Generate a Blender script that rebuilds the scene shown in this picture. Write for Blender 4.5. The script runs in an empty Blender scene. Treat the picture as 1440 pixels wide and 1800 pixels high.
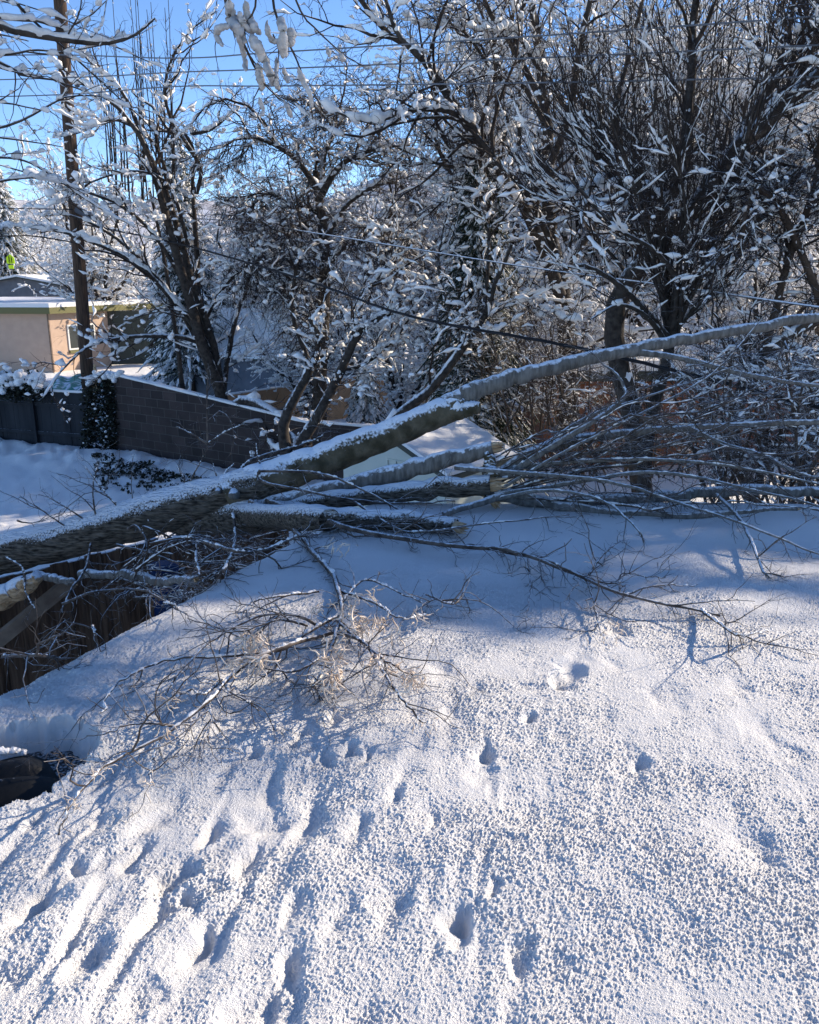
import bpy, math, random
import numpy as np
from mathutils import Vector
from math import radians

rng = np.random.default_rng(11)
random.seed(5)
scene = bpy.context.scene
COL = scene.collection

# ------------------------------------------------------------------ camera, sky, sun
F = 1500.0; PITCH = radians(15.6); H = 4.6
CS, SN = math.cos(PITCH), math.sin(PITCH)
cam_d = bpy.data.cameras.new("camera")
cam_d.sensor_fit = 'HORIZONTAL'; cam_d.sensor_width = 36; cam_d.lens = 36 * F / 1440
cam_d.clip_start = 0.05; cam_d.clip_end = 3000
cam = bpy.data.objects.new("camera", cam_d); COL.objects.link(cam)
cam.location = (0, 0, H); cam.rotation_euler = (radians(90) - PITCH, 0, 0)
scene.camera = cam

SUN_AZ, SUN_EL = radians(61), radians(23)
world = bpy.data.worlds.new("World"); scene.world = world; world.use_nodes = True
nt = world.node_tree; nt.nodes.clear()
sky = nt.nodes.new('ShaderNodeTexSky'); sky.sky_type = 'NISHITA'; sky.sun_disc = False
sky.sun_elevation = SUN_EL; sky.sun_rotation = SUN_AZ
sky.air_density = 0.7; sky.dust_density = 0.0; sky.ozone_density = 2.5; sky.altitude = 1200
hs = nt.nodes.new('ShaderNodeHueSaturation'); hs.inputs['Saturation'].default_value = 1.08; hs.inputs['Hue'].default_value = .503
bg = nt.nodes.new('ShaderNodeBackground'); bg.inputs['Strength'].default_value = 0.15
wo = nt.nodes.new('ShaderNodeOutputWorld')
nt.links.new(sky.outputs[0], hs.inputs['Color']); nt.links.new(hs.outputs[0], bg.inputs[0]); nt.links.new(bg.outputs[0], wo.inputs[0])

sl = bpy.data.lights.new("sun", 'SUN'); sl.energy = 4.3; sl.angle = radians(0.55); sl.color = (1.0, 0.87, 0.70)
so = bpy.data.objects.new("sun", sl); COL.objects.link(so)
SDIR = Vector((math.sin(SUN_AZ) * math.cos(SUN_EL), math.cos(SUN_AZ) * math.cos(SUN_EL), math.sin(SUN_EL)))
so.rotation_euler = (-SDIR).to_track_quat('-Z', 'Y').to_euler()
scene.view_settings.view_transform = 'Standard'; scene.view_settings.look = 'None'
scene.view_settings.exposure = 0.84; scene.view_settings.gamma = 1.0
scene.cycles.max_bounces = 5; scene.cycles.diffuse_bounces = 4; scene.cycles.glossy_bounces = 1
scene.cycles.transparent_max_bounces = 4

# ------------------------------------------------------------------ measuring helpers
def P(px, py, Y):
    """point at forward distance Y in the direction read off the photograph"""
    xr = (px - 720) / F; yu = (900 - py) / F
    fw = CS + yu * SN; up = -SN + yu * CS; t = Y / fw
    return np.array((xr * t, Y, H + up * t))
def PZ(px, py, z):
    xr = (px - 720) / F; yu = (900 - py) / F
    fw = CS + yu * SN; up = -SN + yu * CS; t = (z - H) / up
    return np.array((xr * t, fw * t, z))

_T = np.random.default_rng(77).random((1024, 1024))
def vnoise(x, y, s=0):
    x = np.asarray(x, float) + s * 17.31; y = np.asarray(y, float) + s * 9.77
    xi = np.floor(x).astype(np.int64); yi = np.floor(y).astype(np.int64)
    fx = x - xi; fy = y - yi; fx = fx * fx * (3 - 2 * fx); fy = fy * fy * (3 - 2 * fy)
    a = _T[yi & 1023, xi & 1023]; b = _T[yi & 1023, (xi + 1) & 1023]
    c = _T[(yi + 1) & 1023, xi & 1023]; d = _T[(yi + 1) & 1023, (xi + 1) & 1023]
    return (a * (1 - fx) + b * fx) * (1 - fy) + (c * (1 - fx) + d * fx) * fy - 0.5

# ------------------------------------------------------------------ mesh helpers
def mesh_np(name, V, Q, mat, smooth=True, tris=False):
    me = bpy.data.meshes.new(name)
    V = np.ascontiguousarray(V, dtype=np.float32); Q = np.ascontiguousarray(Q, dtype=np.int32)
    k = Q.shape[1]
    me.vertices.add(len(V)); me.vertices.foreach_set('co', V.ravel())
    me.loops.add(Q.size); me.loops.foreach_set('vertex_index', Q.ravel())
    me.polygons.add(len(Q)); me.polygons.foreach_set('loop_start', np.arange(len(Q), dtype=np.int32) * k)
    me.polygons.foreach_set('use_smooth', np.full(len(Q), smooth))
    me.update(calc_edges=True)
    if mat: me.materials.append(mat)
    return me
def tag(o, label=None, cat=None, group=None, kind=None):
    if label: o['label'] = label
    if cat: o['category'] = cat
    if group: o['group'] = group
    if kind: o['kind'] = kind
    return o
def link(name, me, parent=None, loc=None):
    o = bpy.data.objects.new(name, me); COL.objects.link(o)
    if loc is not None: o.location = loc
    if parent: o.parent = parent
    return o
def empty(name, loc, label, cat, group=None):
    o = bpy.data.objects.new(name, None); COL.objects.link(o); o.location = tuple(float(v) for v in loc)
    o.empty_display_size = 0.2
    return tag(o, label, cat, group)

class Bag:
    """collects tubes and boxes; one mesh object at the end"""
    def __init__(s): s.V = []; s.Q = []; s.n = 0
    def tubes(s, pts, r, K=4, cap=False):
        if len(pts) == 0: return
        pts = np.asarray(pts, float); r = np.asarray(r, float)
        M, N, _ = pts.shape
        t = np.gradient(pts, axis=1); t /= (np.linalg.norm(t, axis=2, keepdims=True) + 1e-9)
        mt = t.mean(axis=1); ref = np.where(np.abs(mt[:, 2:3]) > .8, np.array([[1., .2, 0]]), np.array([[0., 0, 1.]]))
        ref = np.repeat(ref[:, None, :], N, 1)
        u = np.cross(t, ref); u /= (np.linalg.norm(u, axis=2, keepdims=True) + 1e-9)
        w = np.cross(u, t)
        a = np.arange(K) * 2 * math.pi / K
        ring = pts[:, :, None, :] + r[:, :, None, None] * (np.cos(a)[None, None, :, None] * u[:, :, None, :] + np.sin(a)[None, None, :, None] * w[:, :, None, :])
        V = ring.reshape(-1, 3)
        m = np.arange(M)[:, None, None] * (N * K); n = np.arange(N - 1)[None, :, None] * K; k = np.arange(K)[None, None, :]; k2 = (k + 1) % K
        Q = np.stack([m + n + k, m + n + k2, m + n + K + k2, m + n + K + k], -1).reshape(-1, 4) + s.n
        s.V.append(V); s.Q.append(Q); s.n += len(V)
        if cap:
            for e in (0, N - 1):
                c = ring[:, e].mean(1); o = s.n; s.V.append(c)
                for i in range(M):
                    base = o - M * N * K if e == 0 else o - M * N * K - M
                    ids = base + i * N * K + e * K + np.arange(K)
                    s.Q.append(np.stack([ids, np.roll(ids, -1), np.full(K, o + i), np.full(K, o + i)], -1))
                s.n += M
    def tube(s, pts, r, K=8, cap=False):
        pts = np.asarray(pts, float)[None]; N = pts.shape[1]
        r = np.broadcast_to(np.asarray(r, float), (N,))[None]
        s.tubes(pts, r, K, cap)
    def hexa(s, c8):
        o = s.n; s.V.append(np.asarray(c8, float)); s.n += 8
        s.Q.append(np.array([[0, 3, 2, 1], [4, 5, 6, 7], [0, 1, 5, 4], [1, 2, 6, 5], [2, 3, 7, 6], [3, 0, 4, 7]]) + o)
    def box(s, c, ax, ay, az):
        """centre and three half-axis vectors"""
        c, ax, ay, az = [np.asarray(v, float) for v in (c, ax, ay, az)]
        s.hexa([c - ax - ay - az, c + ax - ay - az, c + ax + ay - az, c - ax + ay - az,
                c - ax - ay + az, c + ax - ay + az, c + ax + ay + az, c - ax + ay + az])
    def bx(s, x0, x1, y0, y1, z0, z1):
        s.box(((x0 + x1) / 2, (y0 + y1) / 2, (z0 + z1) / 2), ((x1 - x0) / 2, 0, 0), (0, (y1 - y0) / 2, 0), (0, 0, (z1 - z0) / 2))
    def build(s, name, mat, parent=None, off=None, smooth=True):
        if not s.V: return None
        V = np.concatenate(s.V)
        if off is not None: V = V - np.asarray(off, float)
        Q = np.concatenate(s.Q)
        me = mesh_np(name, V, Q, mat, smooth)
        if not smooth: pass
        return link(name, me, parent)

# ------------------------------------------------------------------ materials
def mat(name, col, rough=.8, col2=None, scale=8, bump=0, bscale=40, snow=0, snow_lo=.3, snow_hi=.7, detail=5, stretch=None, spec=.2, sscale=14):
    m = bpy.data.materials.new(name); m.use_nodes = True; t = m.node_tree; b = t.nodes['Principled BSDF']
    b.inputs['Roughness'].default_value = rough; b.inputs['Specular IOR Level'].default_value = spec
    b.inputs['Base Color'].default_value = (*col, 1)
    tc = t.nodes.new('ShaderNodeTexCoord'); mp = t.nodes.new('ShaderNodeMapping'); t.links.new(tc.outputs['Object'], mp.inputs[0])
    if stretch: mp.inputs['Scale'].default_value = stretch
    cur = None
    if col2:
        n = t.nodes.new('ShaderNodeTexNoise'); n.inputs['Scale'].default_value = scale; n.inputs['Detail'].default_value = detail
        t.links.new(mp.outputs[0], n.inputs['Vector'])
        r = t.nodes.new('ShaderNodeValToRGB'); r.color_ramp.elements[0].position = .35; r.color_ramp.elements[1].position = .65
        r.color_ramp.elements[0].color = (*col, 1); r.color_ramp.elements[1].color = (*col2, 1)
        t.links.new(n.outputs[0], r.inputs[0]); cur = r.outputs[0]
        t.links.new(cur, b.inputs['Base Color'])
    if bump:
        n2 = t.nodes.new('ShaderNodeTexNoise'); n2.inputs['Scale'].default_value = bscale; n2.inputs['Detail'].default_value = 4
        t.links.new(mp.outputs[0], n2.inputs['Vector'])
        bp = t.nodes.new('ShaderNodeBump'); bp.inputs['Strength'].default_value = 1; bp.inputs['Distance'].default_value = bump
        t.links.new(n2.outputs[0], bp.inputs['Height']); t.links.new(bp.outputs[0], b.inputs['Normal'])
    if snow:   # settled snow: lies wherever the surface faces up
        g = t.nodes.new('ShaderNodeNewGeometry'); sp = t.nodes.new('ShaderNodeSeparateXYZ'); t.links.new(g.outputs['Normal'], sp.inputs[0])
        n3 = t.nodes.new('ShaderNodeTexNoise'); n3.inputs['Scale'].default_value = sscale; n3.inputs['Detail'].default_value = 6
        t.links.new(tc.outputs['Object'], n3.inputs['Vector'])
        ma = t.nodes.new('ShaderNodeMath'); ma.operation = 'MULTIPLY_ADD'; ma.inputs[1].default_value = 1.1; ma.inputs[2].default_value = -.55
        t.links.new(n3.outputs[0], ma.inputs[0])
        ad = t.nodes.new('ShaderNodeMath'); ad.operation = 'ADD'; t.links.new(sp.outputs[2], ad.inputs[0]); t.links.new(ma.outputs[0], ad.inputs[1])
        mr = t.nodes.new('ShaderNodeMapRange'); mr.inputs[1].default_value = snow_lo; mr.inputs[2].default_value = snow_hi; mr.inputs[4].default_value = snow
        t.links.new(ad.outputs[0], mr.inputs[0])
        mx = t.nodes.new('ShaderNodeMix'); mx.data_type = 'RGBA'; t.links.new(mr.outputs[0], mx.inputs[0])
        mx.inputs[6].default_value = (*col, 1); mx.inputs[7].default_value = (.82, .84, .87, 1)
        if cur: t.links.new(cur, mx.inputs[6])
        t.links.new(mx.outputs[2], b.inputs['Base Color'])
    return m
M_SNOW = mat('snow', (.89, .87, .845), .75, bump=.012, bscale=60, spec=.25)
M_SNOWC = mat('clump_snow', (.89, .87, .845), .75, bump=.01, bscale=25, spec=.25)
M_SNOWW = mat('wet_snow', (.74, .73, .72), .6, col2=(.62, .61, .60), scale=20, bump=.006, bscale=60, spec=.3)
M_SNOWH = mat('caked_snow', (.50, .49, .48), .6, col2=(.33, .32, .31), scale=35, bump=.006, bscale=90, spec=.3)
M_BARK = mat('dark_bark', (.030, .024, .020), .9, (.075, .062, .052), 12, .01, 60, snow=1, snow_lo=.35, snow_hi=.7)
M_BARKD = mat('twig_bark', (.022, .016, .013), .9, (.062, .046, .038), 5, snow=.9, snow_lo=.78, snow_hi=1.05, sscale=6)
M_TWIG = mat('bare_twig', (.05, .040, .036), .9, (.10, .078, .065), 4)
M_BROWN = mat('brown_bark', (.05, .035, .026), .9, (.11, .080, .06), 10, .01, 40, snow=.8, snow_lo=.6, snow_hi=.9)
M_GREYB = mat('grey_bark', (.10, .092, .082), .85, (.22, .205, .185), 12, .006, 60, stretch=(3.2, .8, .8), detail=8, snow=1, snow_lo=.60, snow_hi=.86, sscale=30)
M_FTRUNK = mat('fissured_bark', (.030, .024, .018), .95, (.19, .16, .125), 34, .05, 30, detail=9, snow=1, snow_lo=.42, snow_hi=.66, stretch=(.35, 1.9, 1.9), sscale=75)
M_MOSS = mat('mossy_bark', (.06, .050, .030), .95, (.15, .125, .085), 9, .012, 45, snow=1, snow_lo=.40, snow_hi=.66, sscale=50)
M_FTWIG = mat('fallen_twig', (.040, .030, .026), .85, (.15, .12, .10), 14, snow=.8, snow_lo=.68, snow_hi=1.0, sscale=40)
M_NEEDLE = mat('needles', (.018, .030, .018), .8, (.04, .055, .03), 3, snow=.7, snow_lo=.55, snow_hi=.85)
M_LEAFD = mat('dry_leaf', (.60, .46, .34), .7, (.88, .75, .62), 18)
M_POLE = mat('pole_wood', (.045, .030, .022), .9, (.12, .075, .05), 5, .01, 30, stretch=(8, 8, .35))
M_WIRE = mat('wire_grey', (.16, .17, .19), .6)
M_WIREF = mat('frosted_wire', (.10, .10, .11), .7, snow=1, snow_lo=-.1, snow_hi=.3)
M_CABLE = mat('black_cable', (.012, .012, .014), .5)
M_FENCED = mat('dark_fence_paint', (.018, .020, .024), .8, (.035, .037, .042), 3, .004, 30, snow=.8, snow_lo=.9, snow_hi=1.1, stretch=(1, 1, .2))
M_FENCEB = mat('fence_wood', (.06, .034, .022), .9, (.16, .10, .065), 5, .006, 30, stretch=(6, 6, .4), snow=.8, snow_lo=.9, snow_hi=1.1)
M_RAIL = mat('weathered_rail', (.14, .10, .075), .9, (.25, .19, .14), 6, .004, 30)
M_STUCCO = mat('beige_stucco', (.50, .36, .27), .9, (.55, .40, .30), 3, .004, 90)
M_OLIVE = mat('olive_fascia', (.17, .16, .07), .7)
M_WHITE = mat('white_frame', (.75, .75, .72), .5)
M_GLASS = mat('dark_glass', (.02, .028, .025), .08, spec=.6)
M_GREY = mat('grey_siding', (.13, .14, .16), .8, (.17, .18, .2), 3)
M_SHED = mat('pale_shed', (.50, .53, .46), .7, (.56, .58, .5), 3)
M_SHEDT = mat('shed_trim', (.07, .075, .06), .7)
M_TAN = mat('tan_wall', (.45, .26, .14), .9, (.55, .34, .20), 2)
M_TARP = mat('green_tarp', (.01, .20, .13), .5, (.02, .28, .18), 3, .02, 6, snow=1, snow_lo=.9, snow_hi=1.05, sscale=3)
M_SIGN = mat('sign_yellow', (.62, .85, .02), .5)
M_BLACK = mat('sign_black', (.01, .01, .01), .6)
M_BIN = mat('blue_plastic', (.012, .03, .10), .5)
M_SHINGLE = mat('wet_shingle', (.008, .009, .011), .8, (.03, .032, .036), 30, .01, 70, snow=.75, snow_lo=.93, snow_hi=1.25, sscale=75)
M_VENT = mat('vent_plastic', (.006, .007, .008), .55, (.014, .015, .016), 9, .004, 25, spec=.25, snow=.5, snow_lo=1.12, snow_hi=1.5, sscale=60)
M_DECK = mat('siding', (.4, .38, .35), .8)
M_WOODIN = mat('torn_wood', (.50, .30, .15), .8, (.75, .55, .35), 14, .01, 30, stretch=(1, 4, 4))
M_IVY = mat('ivy_leaf', (.012, .016, .012), .7, (.03, .032, .02), 3, snow=.75, snow_lo=.8, snow_hi=1.0)

def brickmat(name, c1, c2, mortar, bw, bh, ms, axis='x'):
    m = bpy.data.materials.new(name); m.use_nodes = True; t = m.node_tree; b = t.nodes['Principled BSDF']
    b.inputs['Roughness'].default_value = .9; b.inputs['Specular IOR Level'].default_value = .15
    tc = t.nodes.new('ShaderNodeTexCoord'); sp = t.nodes.new('ShaderNodeSeparateXYZ'); cb = t.nodes.new('ShaderNodeCombineXYZ')
    t.links.new(tc.outputs['Object'], sp.inputs[0]); t.links.new(sp.outputs[0], cb.inputs[0]); t.links.new(sp.outputs[2], cb.inputs[1])
    br = t.nodes.new('ShaderNodeTexBrick'); br.inputs['Scale'].default_value = 1; br.inputs['Brick Width'].default_value = bw; br.inputs['Row Height'].default_value = bh
    br.inputs['Mortar Size'].default_value = ms; br.inputs['Color1'].default_value = (*c1, 1); br.inputs['Color2'].default_value = (*c2, 1); br.inputs['Mortar'].default_value = (*mortar, 1)
    t.links.new(cb.outputs[0], br.inputs['Vector'])
    n = t.nodes.new('ShaderNodeTexNoise'); n.inputs['Scale'].default_value = 2.2; n.inputs['Detail'].default_value = 6; t.links.new(tc.outputs['Object'], n.inputs['Vector'])
    mx = t.nodes.new('ShaderNodeMix'); mx.data_type = 'RGBA'; mx.blend_type = 'MULTIPLY'; mx.inputs[0].default_value = .7
    t.links.new(br.outputs[0], mx.inputs[6]); t.links.new(n.outputs[0], mx.inputs[7]); 
    br2 = t.nodes.new('ShaderNodeBrightContrast'); br2.inputs[1].default_value = .01; t.links.new(mx.outputs[2], br2.inputs[0])
    t.links.new(br2.outputs[0], b.inputs['Base Color'])
    bp = t.nodes.new('ShaderNodeBump'); bp.inputs['Distance'].default_value = -.01; t.links.new(br.outputs['Fac'], bp.inputs['Height']); t.links.new(bp.outputs[0], b.inputs['Normal'])
    return m
M_BLOCK = brickmat('grey_block', (.085, .060, .054), (.042, .031, .029), (.14, .12, .105), .46, .22, .009)
M_BRICK = brickmat('orange_brick', (.48, .17, .07), (.40, .13, .055), (.34, .22, .15), .24, .08, .008)

# ------------------------------------------------------------------ growth engine
def crom(pts, N):
    pts = np.asarray(pts, float); n = len(pts)
    if n == 2: return pts[0] + (pts[1] - pts[0]) * np.linspace(0, 1, N)[:, None]
    q = np.vstack([2 * pts[0] - pts[1], pts, 2 * pts[-1] - pts[-2]])
    t = np.linspace(0, n - 1 - 1e-6, N); i = t.astype(int); f = (t - i)[:, None]
    p0, p1, p2, p3 = q[i], q[i + 1], q[i + 2], q[i + 3]
    return .5 * ((2 * p1) + (-p0 + p2) * f + (2 * p0 - 5 * p1 + 4 * p2 - p3) * f * f + (-p0 + 3 * p1 - 3 * p2 + p3) * f ** 3)
def limb(pix, Y0, Y1, r0, r1, N=14, wob=.02):
    n = len(pix)
    pts = np.array([P(p[0], p[1], Y0 + (Y1 - Y0) * i / (n - 1)) for i, p in enumerate(pix)])
    q = crom(pts, N)
    L = np.linalg.norm(q[-1] - q[0])
    q[1:-1] += rng.normal(0, wob * L / 4, (N - 2, 3)) * .4
    return q, np.linspace(r0, r1, N)
def pack(limbs):
    return np.stack([l[0] for l in limbs]), np.stack([l[1] for l in limbs])
def grow(par, n, L, t0=.2, t1=1., ang=.8, angv=.25, up=0., wig=.15, rf=.55, npts=6, Lv=.35, rmax=9, tip=.15, taperL=.45, bias=(0, 0, 0), lenw=True):
    pts, r = par; M, N, _ = pts.shape
    seg = np.linalg.norm(np.diff(pts, axis=1), axis=2).sum(1) + 1e-6
    p = seg / seg.sum() if lenw else None
    idx = rng.choice(M, n, p=p)
    t = t0 + (t1 - t0) * rng.random(n); f = t * (N - 1); i = np.minimum(f.astype(int), N - 2); fr = (f - i)[:, None]
    a = pts[idx, i]; b = pts[idx, i + 1]; pos = a + (b - a) * fr
    pr = r[idx, i] * (1 - fr[:, 0]) + r[idx, i + 1] * fr[:, 0]
    tg = b - a; tg /= np.linalg.norm(tg, axis=1, keepdims=True) + 1e-9
    rd = rng.normal(size=(n, 3)); rd -= (rd * tg).sum(1, keepdims=True) * tg; rd /= np.linalg.norm(rd, axis=1, keepdims=True) + 1e-9
    an = (ang + rng.normal(0, angv, n))[:, None]
    d = np.cos(an) * tg + np.sin(an) * rd + np.array(bias)
    LL = L * np.exp(rng.normal(0, Lv, n)) * (1 - taperL * t)
    out = np.empty((n, npts, 3)); out[:, 0] = pos
    st = (LL / (npts - 1))[:, None]
    for k in range(1, npts):
        d = d + rng.normal(0, wig * 1.35, (n, 3)) + np.array([0, 0, up]) / npts
        d /= np.linalg.norm(d, axis=1, keepdims=True) + 1e-9
        out[:, k] = out[:, k - 1] + d * st
    r0 = np.minimum(pr * .8, np.minimum(LL * rf * .02, rmax))
    rr = r0[:, None] * np.linspace(1, tip, npts)[None]
    return out, rr
SNK = .58
def snow_on(bag, par, thick, cover=.0, k=1.4, K=5, frac=1., x2=True, hpow=2.2, mx=1.5, rs=3):
    pts, r = par
    if frac < 1:
        s = rng.random(len(pts)) < frac; pts = pts[s]; r = r[s]
    if len(pts) == 0: return
    if x2:
        N = pts.shape[1]; f = np.linspace(0, N - 1 - 1e-6, (N - 1) * rs + 1); i = f.astype(int); w = f - i
        pts = pts[:, i] * (1 - w)[None, :, None] + pts[:, i + 1] * w[None, :, None]; r = r[:, i] * (1 - w) + r[:, i + 1] * w
    M, N, _ = pts.shape
    t = np.gradient(pts, axis=1); t /= np.linalg.norm(t, axis=2, keepdims=True) + 1e-9
    hz = np.sqrt(np.clip(1 - t[:, :, 2] ** 2, 0, 1)) ** hpow
    v = rng.normal(size=(M, N)); v[:, 1:-1] = (v[:, :-2] + 2 * v[:, 1:-1] + v[:, 2:]) / 2.8
    v = np.clip(v * k * .5 + cover - .25 + rng.normal(0, .38, (M, 1)), 0, mx) ** .5
    sr = thick * SNK * v * hz; sr = np.where(sr > 0, sr + r * .55 * np.minimum(v, 1), 0); sr[:, 0] *= .3; sr[:, -1] = 0
    keep = sr.max(1) > thick * .25
    pts, r, sr = pts[keep], r[keep], sr[keep]
    if len(pts) == 0: return
    if x2: sr = sr * rng.uniform(.62, 1.3, sr.shape)
    c = pts.copy(); c[:, :, 2] += np.where(sr > 0, r * .55 + sr * .40, 0)
    if x2: c += rng.normal(0, .22, c.shape) * sr[:, :, None]
    bag.tubes(c, sr, K)
def cat(*ps):
    N = max(p[0].shape[1] for p in ps); o = []; q = []
    for pts, r in ps:
        if pts.shape[1] != N:
            f = np.linspace(0, pts.shape[1] - 1, N); i = np.minimum(f.astype(int), pts.shape[1] - 2); w = f - i
            pts = pts[:, i] * (1 - w)[None, :, None] + pts[:, i + 1] * w[None, :, None]; r = r[:, i] * (1 - w) + r[:, i + 1] * w
        o.append(pts); q.append(r)
    return np.concatenate(o), np.concatenate(q)

TW2, TW3 = .011, .0060
def tree(name, base, label, category, limbs, levels, snow, group=None, m_tr=None, m_cr=None, m_sn=None, Kt=8):
    """limbs: list of (pts, r); levels: list of dict for grow(); snow: thickness per level (limbs first) and cover"""
    root = empty(name, base, label, category, group)
    tr = Bag(); cr = Bag(); sn = Bag()
    par = pack(limbs); tr.tubes(*par, Kt)
    if snow['t'][0]: snow_on(sn, par, snow['t'][0], snow['c'][0], K=6)
    prev = par; allp = par
    for i, lv in enumerate(levels):
        lv = dict(lv); lv.setdefault('rmax', (9, TW2, TW3)[min(i, 2)]); src = lv.pop('src', 'prev'); K = lv.pop('K', 4 if i == 0 else 3); fr = lv.pop('frac', 1.); sk = lv.pop('sk', 1.4); x2 = lv.pop('x2', i < 3); rs = 3 if i < 1 else 2
        g = grow(prev if src == 'prev' else allp, **lv)
        cr.tubes(*g, K)
        th = snow['t'][i + 1]
        if th: snow_on(sn, g, th, snow['c'][i + 1], K=4 if i else 5, frac=fr, x2=x2, k=sk * 1.25, rs=rs)
        allp = cat(allp, g); prev = g
    if 'b' in snow:   # pats caught in forks and along the bigger branches
        nb, sz = snow['b']; ip = rng.integers(0, len(allp[0]), nb); jp = rng.integers(0, allp[0].shape[1], nb)
        C = allp[0][ip, jp].copy(); rb = np.minimum(sz * .55 * np.exp(rng.normal(0, .4, nb)), sz); C[:, 2] += rb * .3; blobs(sn, C, rb, 7); blobs(sn, C + rng.normal(0, 1, C.shape) * rb[:, None] * .7, rb * .7, 6)
    tr.build('trunk', m_tr or M_BARK, root, base)
    cr.build('crown', m_cr or M_BARKD, root, base)
    sn.build('snow', m_sn or M_SNOWC, root, base)
    return root
def copy_tree(o, loc, rz, sc, label, group=None):
    c = o.copy(); COL.objects.link(c); c.location = loc; c.rotation_euler = (0, 0, rz); c.scale = (sc, sc, sc); c['label'] = label
    if group: c['group'] = group
    for ch in list(o.children):
        d = ch.copy(); COL.objects.link(d); d.parent = c
    return c

# ------------------------------------------------------------------ ground, hills
def sheet(name, xs_fn, ys, ncol, zfn, m, kind='structure'):
    V = []; R = len(ys)
    for y in ys:
        xs = xs_fn(y, ncol); V.append(np.stack([xs, np.full(ncol, y), np.zeros(ncol)], 1))
    V = np.concatenate(V); V[:, 2] = zfn(V[:, 0], V[:, 1])
    i = np.arange(R - 1)[:, None] * ncol + np.arange(ncol - 1)[None]
    Q = np.stack([i, i + 1, i + ncol + 1, i + ncol], -1).reshape(-1, 4)
    o = link(name, mesh_np(name, V, Q, m)); return tag(o, kind=kind)
def gz(x, y):
    z = .10 * vnoise(x / 3.1, y / 3.1, 1) + .06 * vnoise(x / .8, y / .8, 2) + .03 * vnoise(x / .25, y / .25, 3)
    # trampled strip in the yard
    s = np.clip(1 - np.abs((x + 7.5) - .2 * (y - 15)) / 3., 0, 1)
    z += s * .10 * np.minimum(vnoise(x / .22, y / .3, 5), 0) 
    # leafy bank along the block wall
    b = np.clip(1 - np.abs(y - (20.3 - .55 * (x + 5.5))) / 1.6, 0, 1)
    z += b * (.20 + .22 * vnoise(x / .3, y / .3, 6) + .1 * vnoise(x / .12, y / .12, 7))
    return z - .05
ys = np.concatenate([[-40, -10], np.geomspace(4, 700, 420)])
sheet('ground', lambda y, n: np.concatenate([[-900], np.linspace(-.62, .62, n - 2) * max(y, 6) * 1.15, [900]]), ys, 420, gz, M_SNOW)
def hz_(x, y):
    r = np.hypot(x, y)
    return -1 + np.clip((r - 130) / 330, 0, 1) ** 1.2 * (38 + 26 * vnoise(x / 140, y / 140, 3) + 12 * vnoise(x / 40, y / 40, 4) + 22 * np.clip((x + 60) / 150, -.2, 1))
M_HILL = mat('snowy_scrub', (.80, .79, .80), .9, (.45, .42, .42), .12, detail=9)
sheet('hills', lambda y, n: np.linspace(-1.1, 1.1, n) * y, np.linspace(131, 640, 90), 160, hz_, M_HILL)

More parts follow.
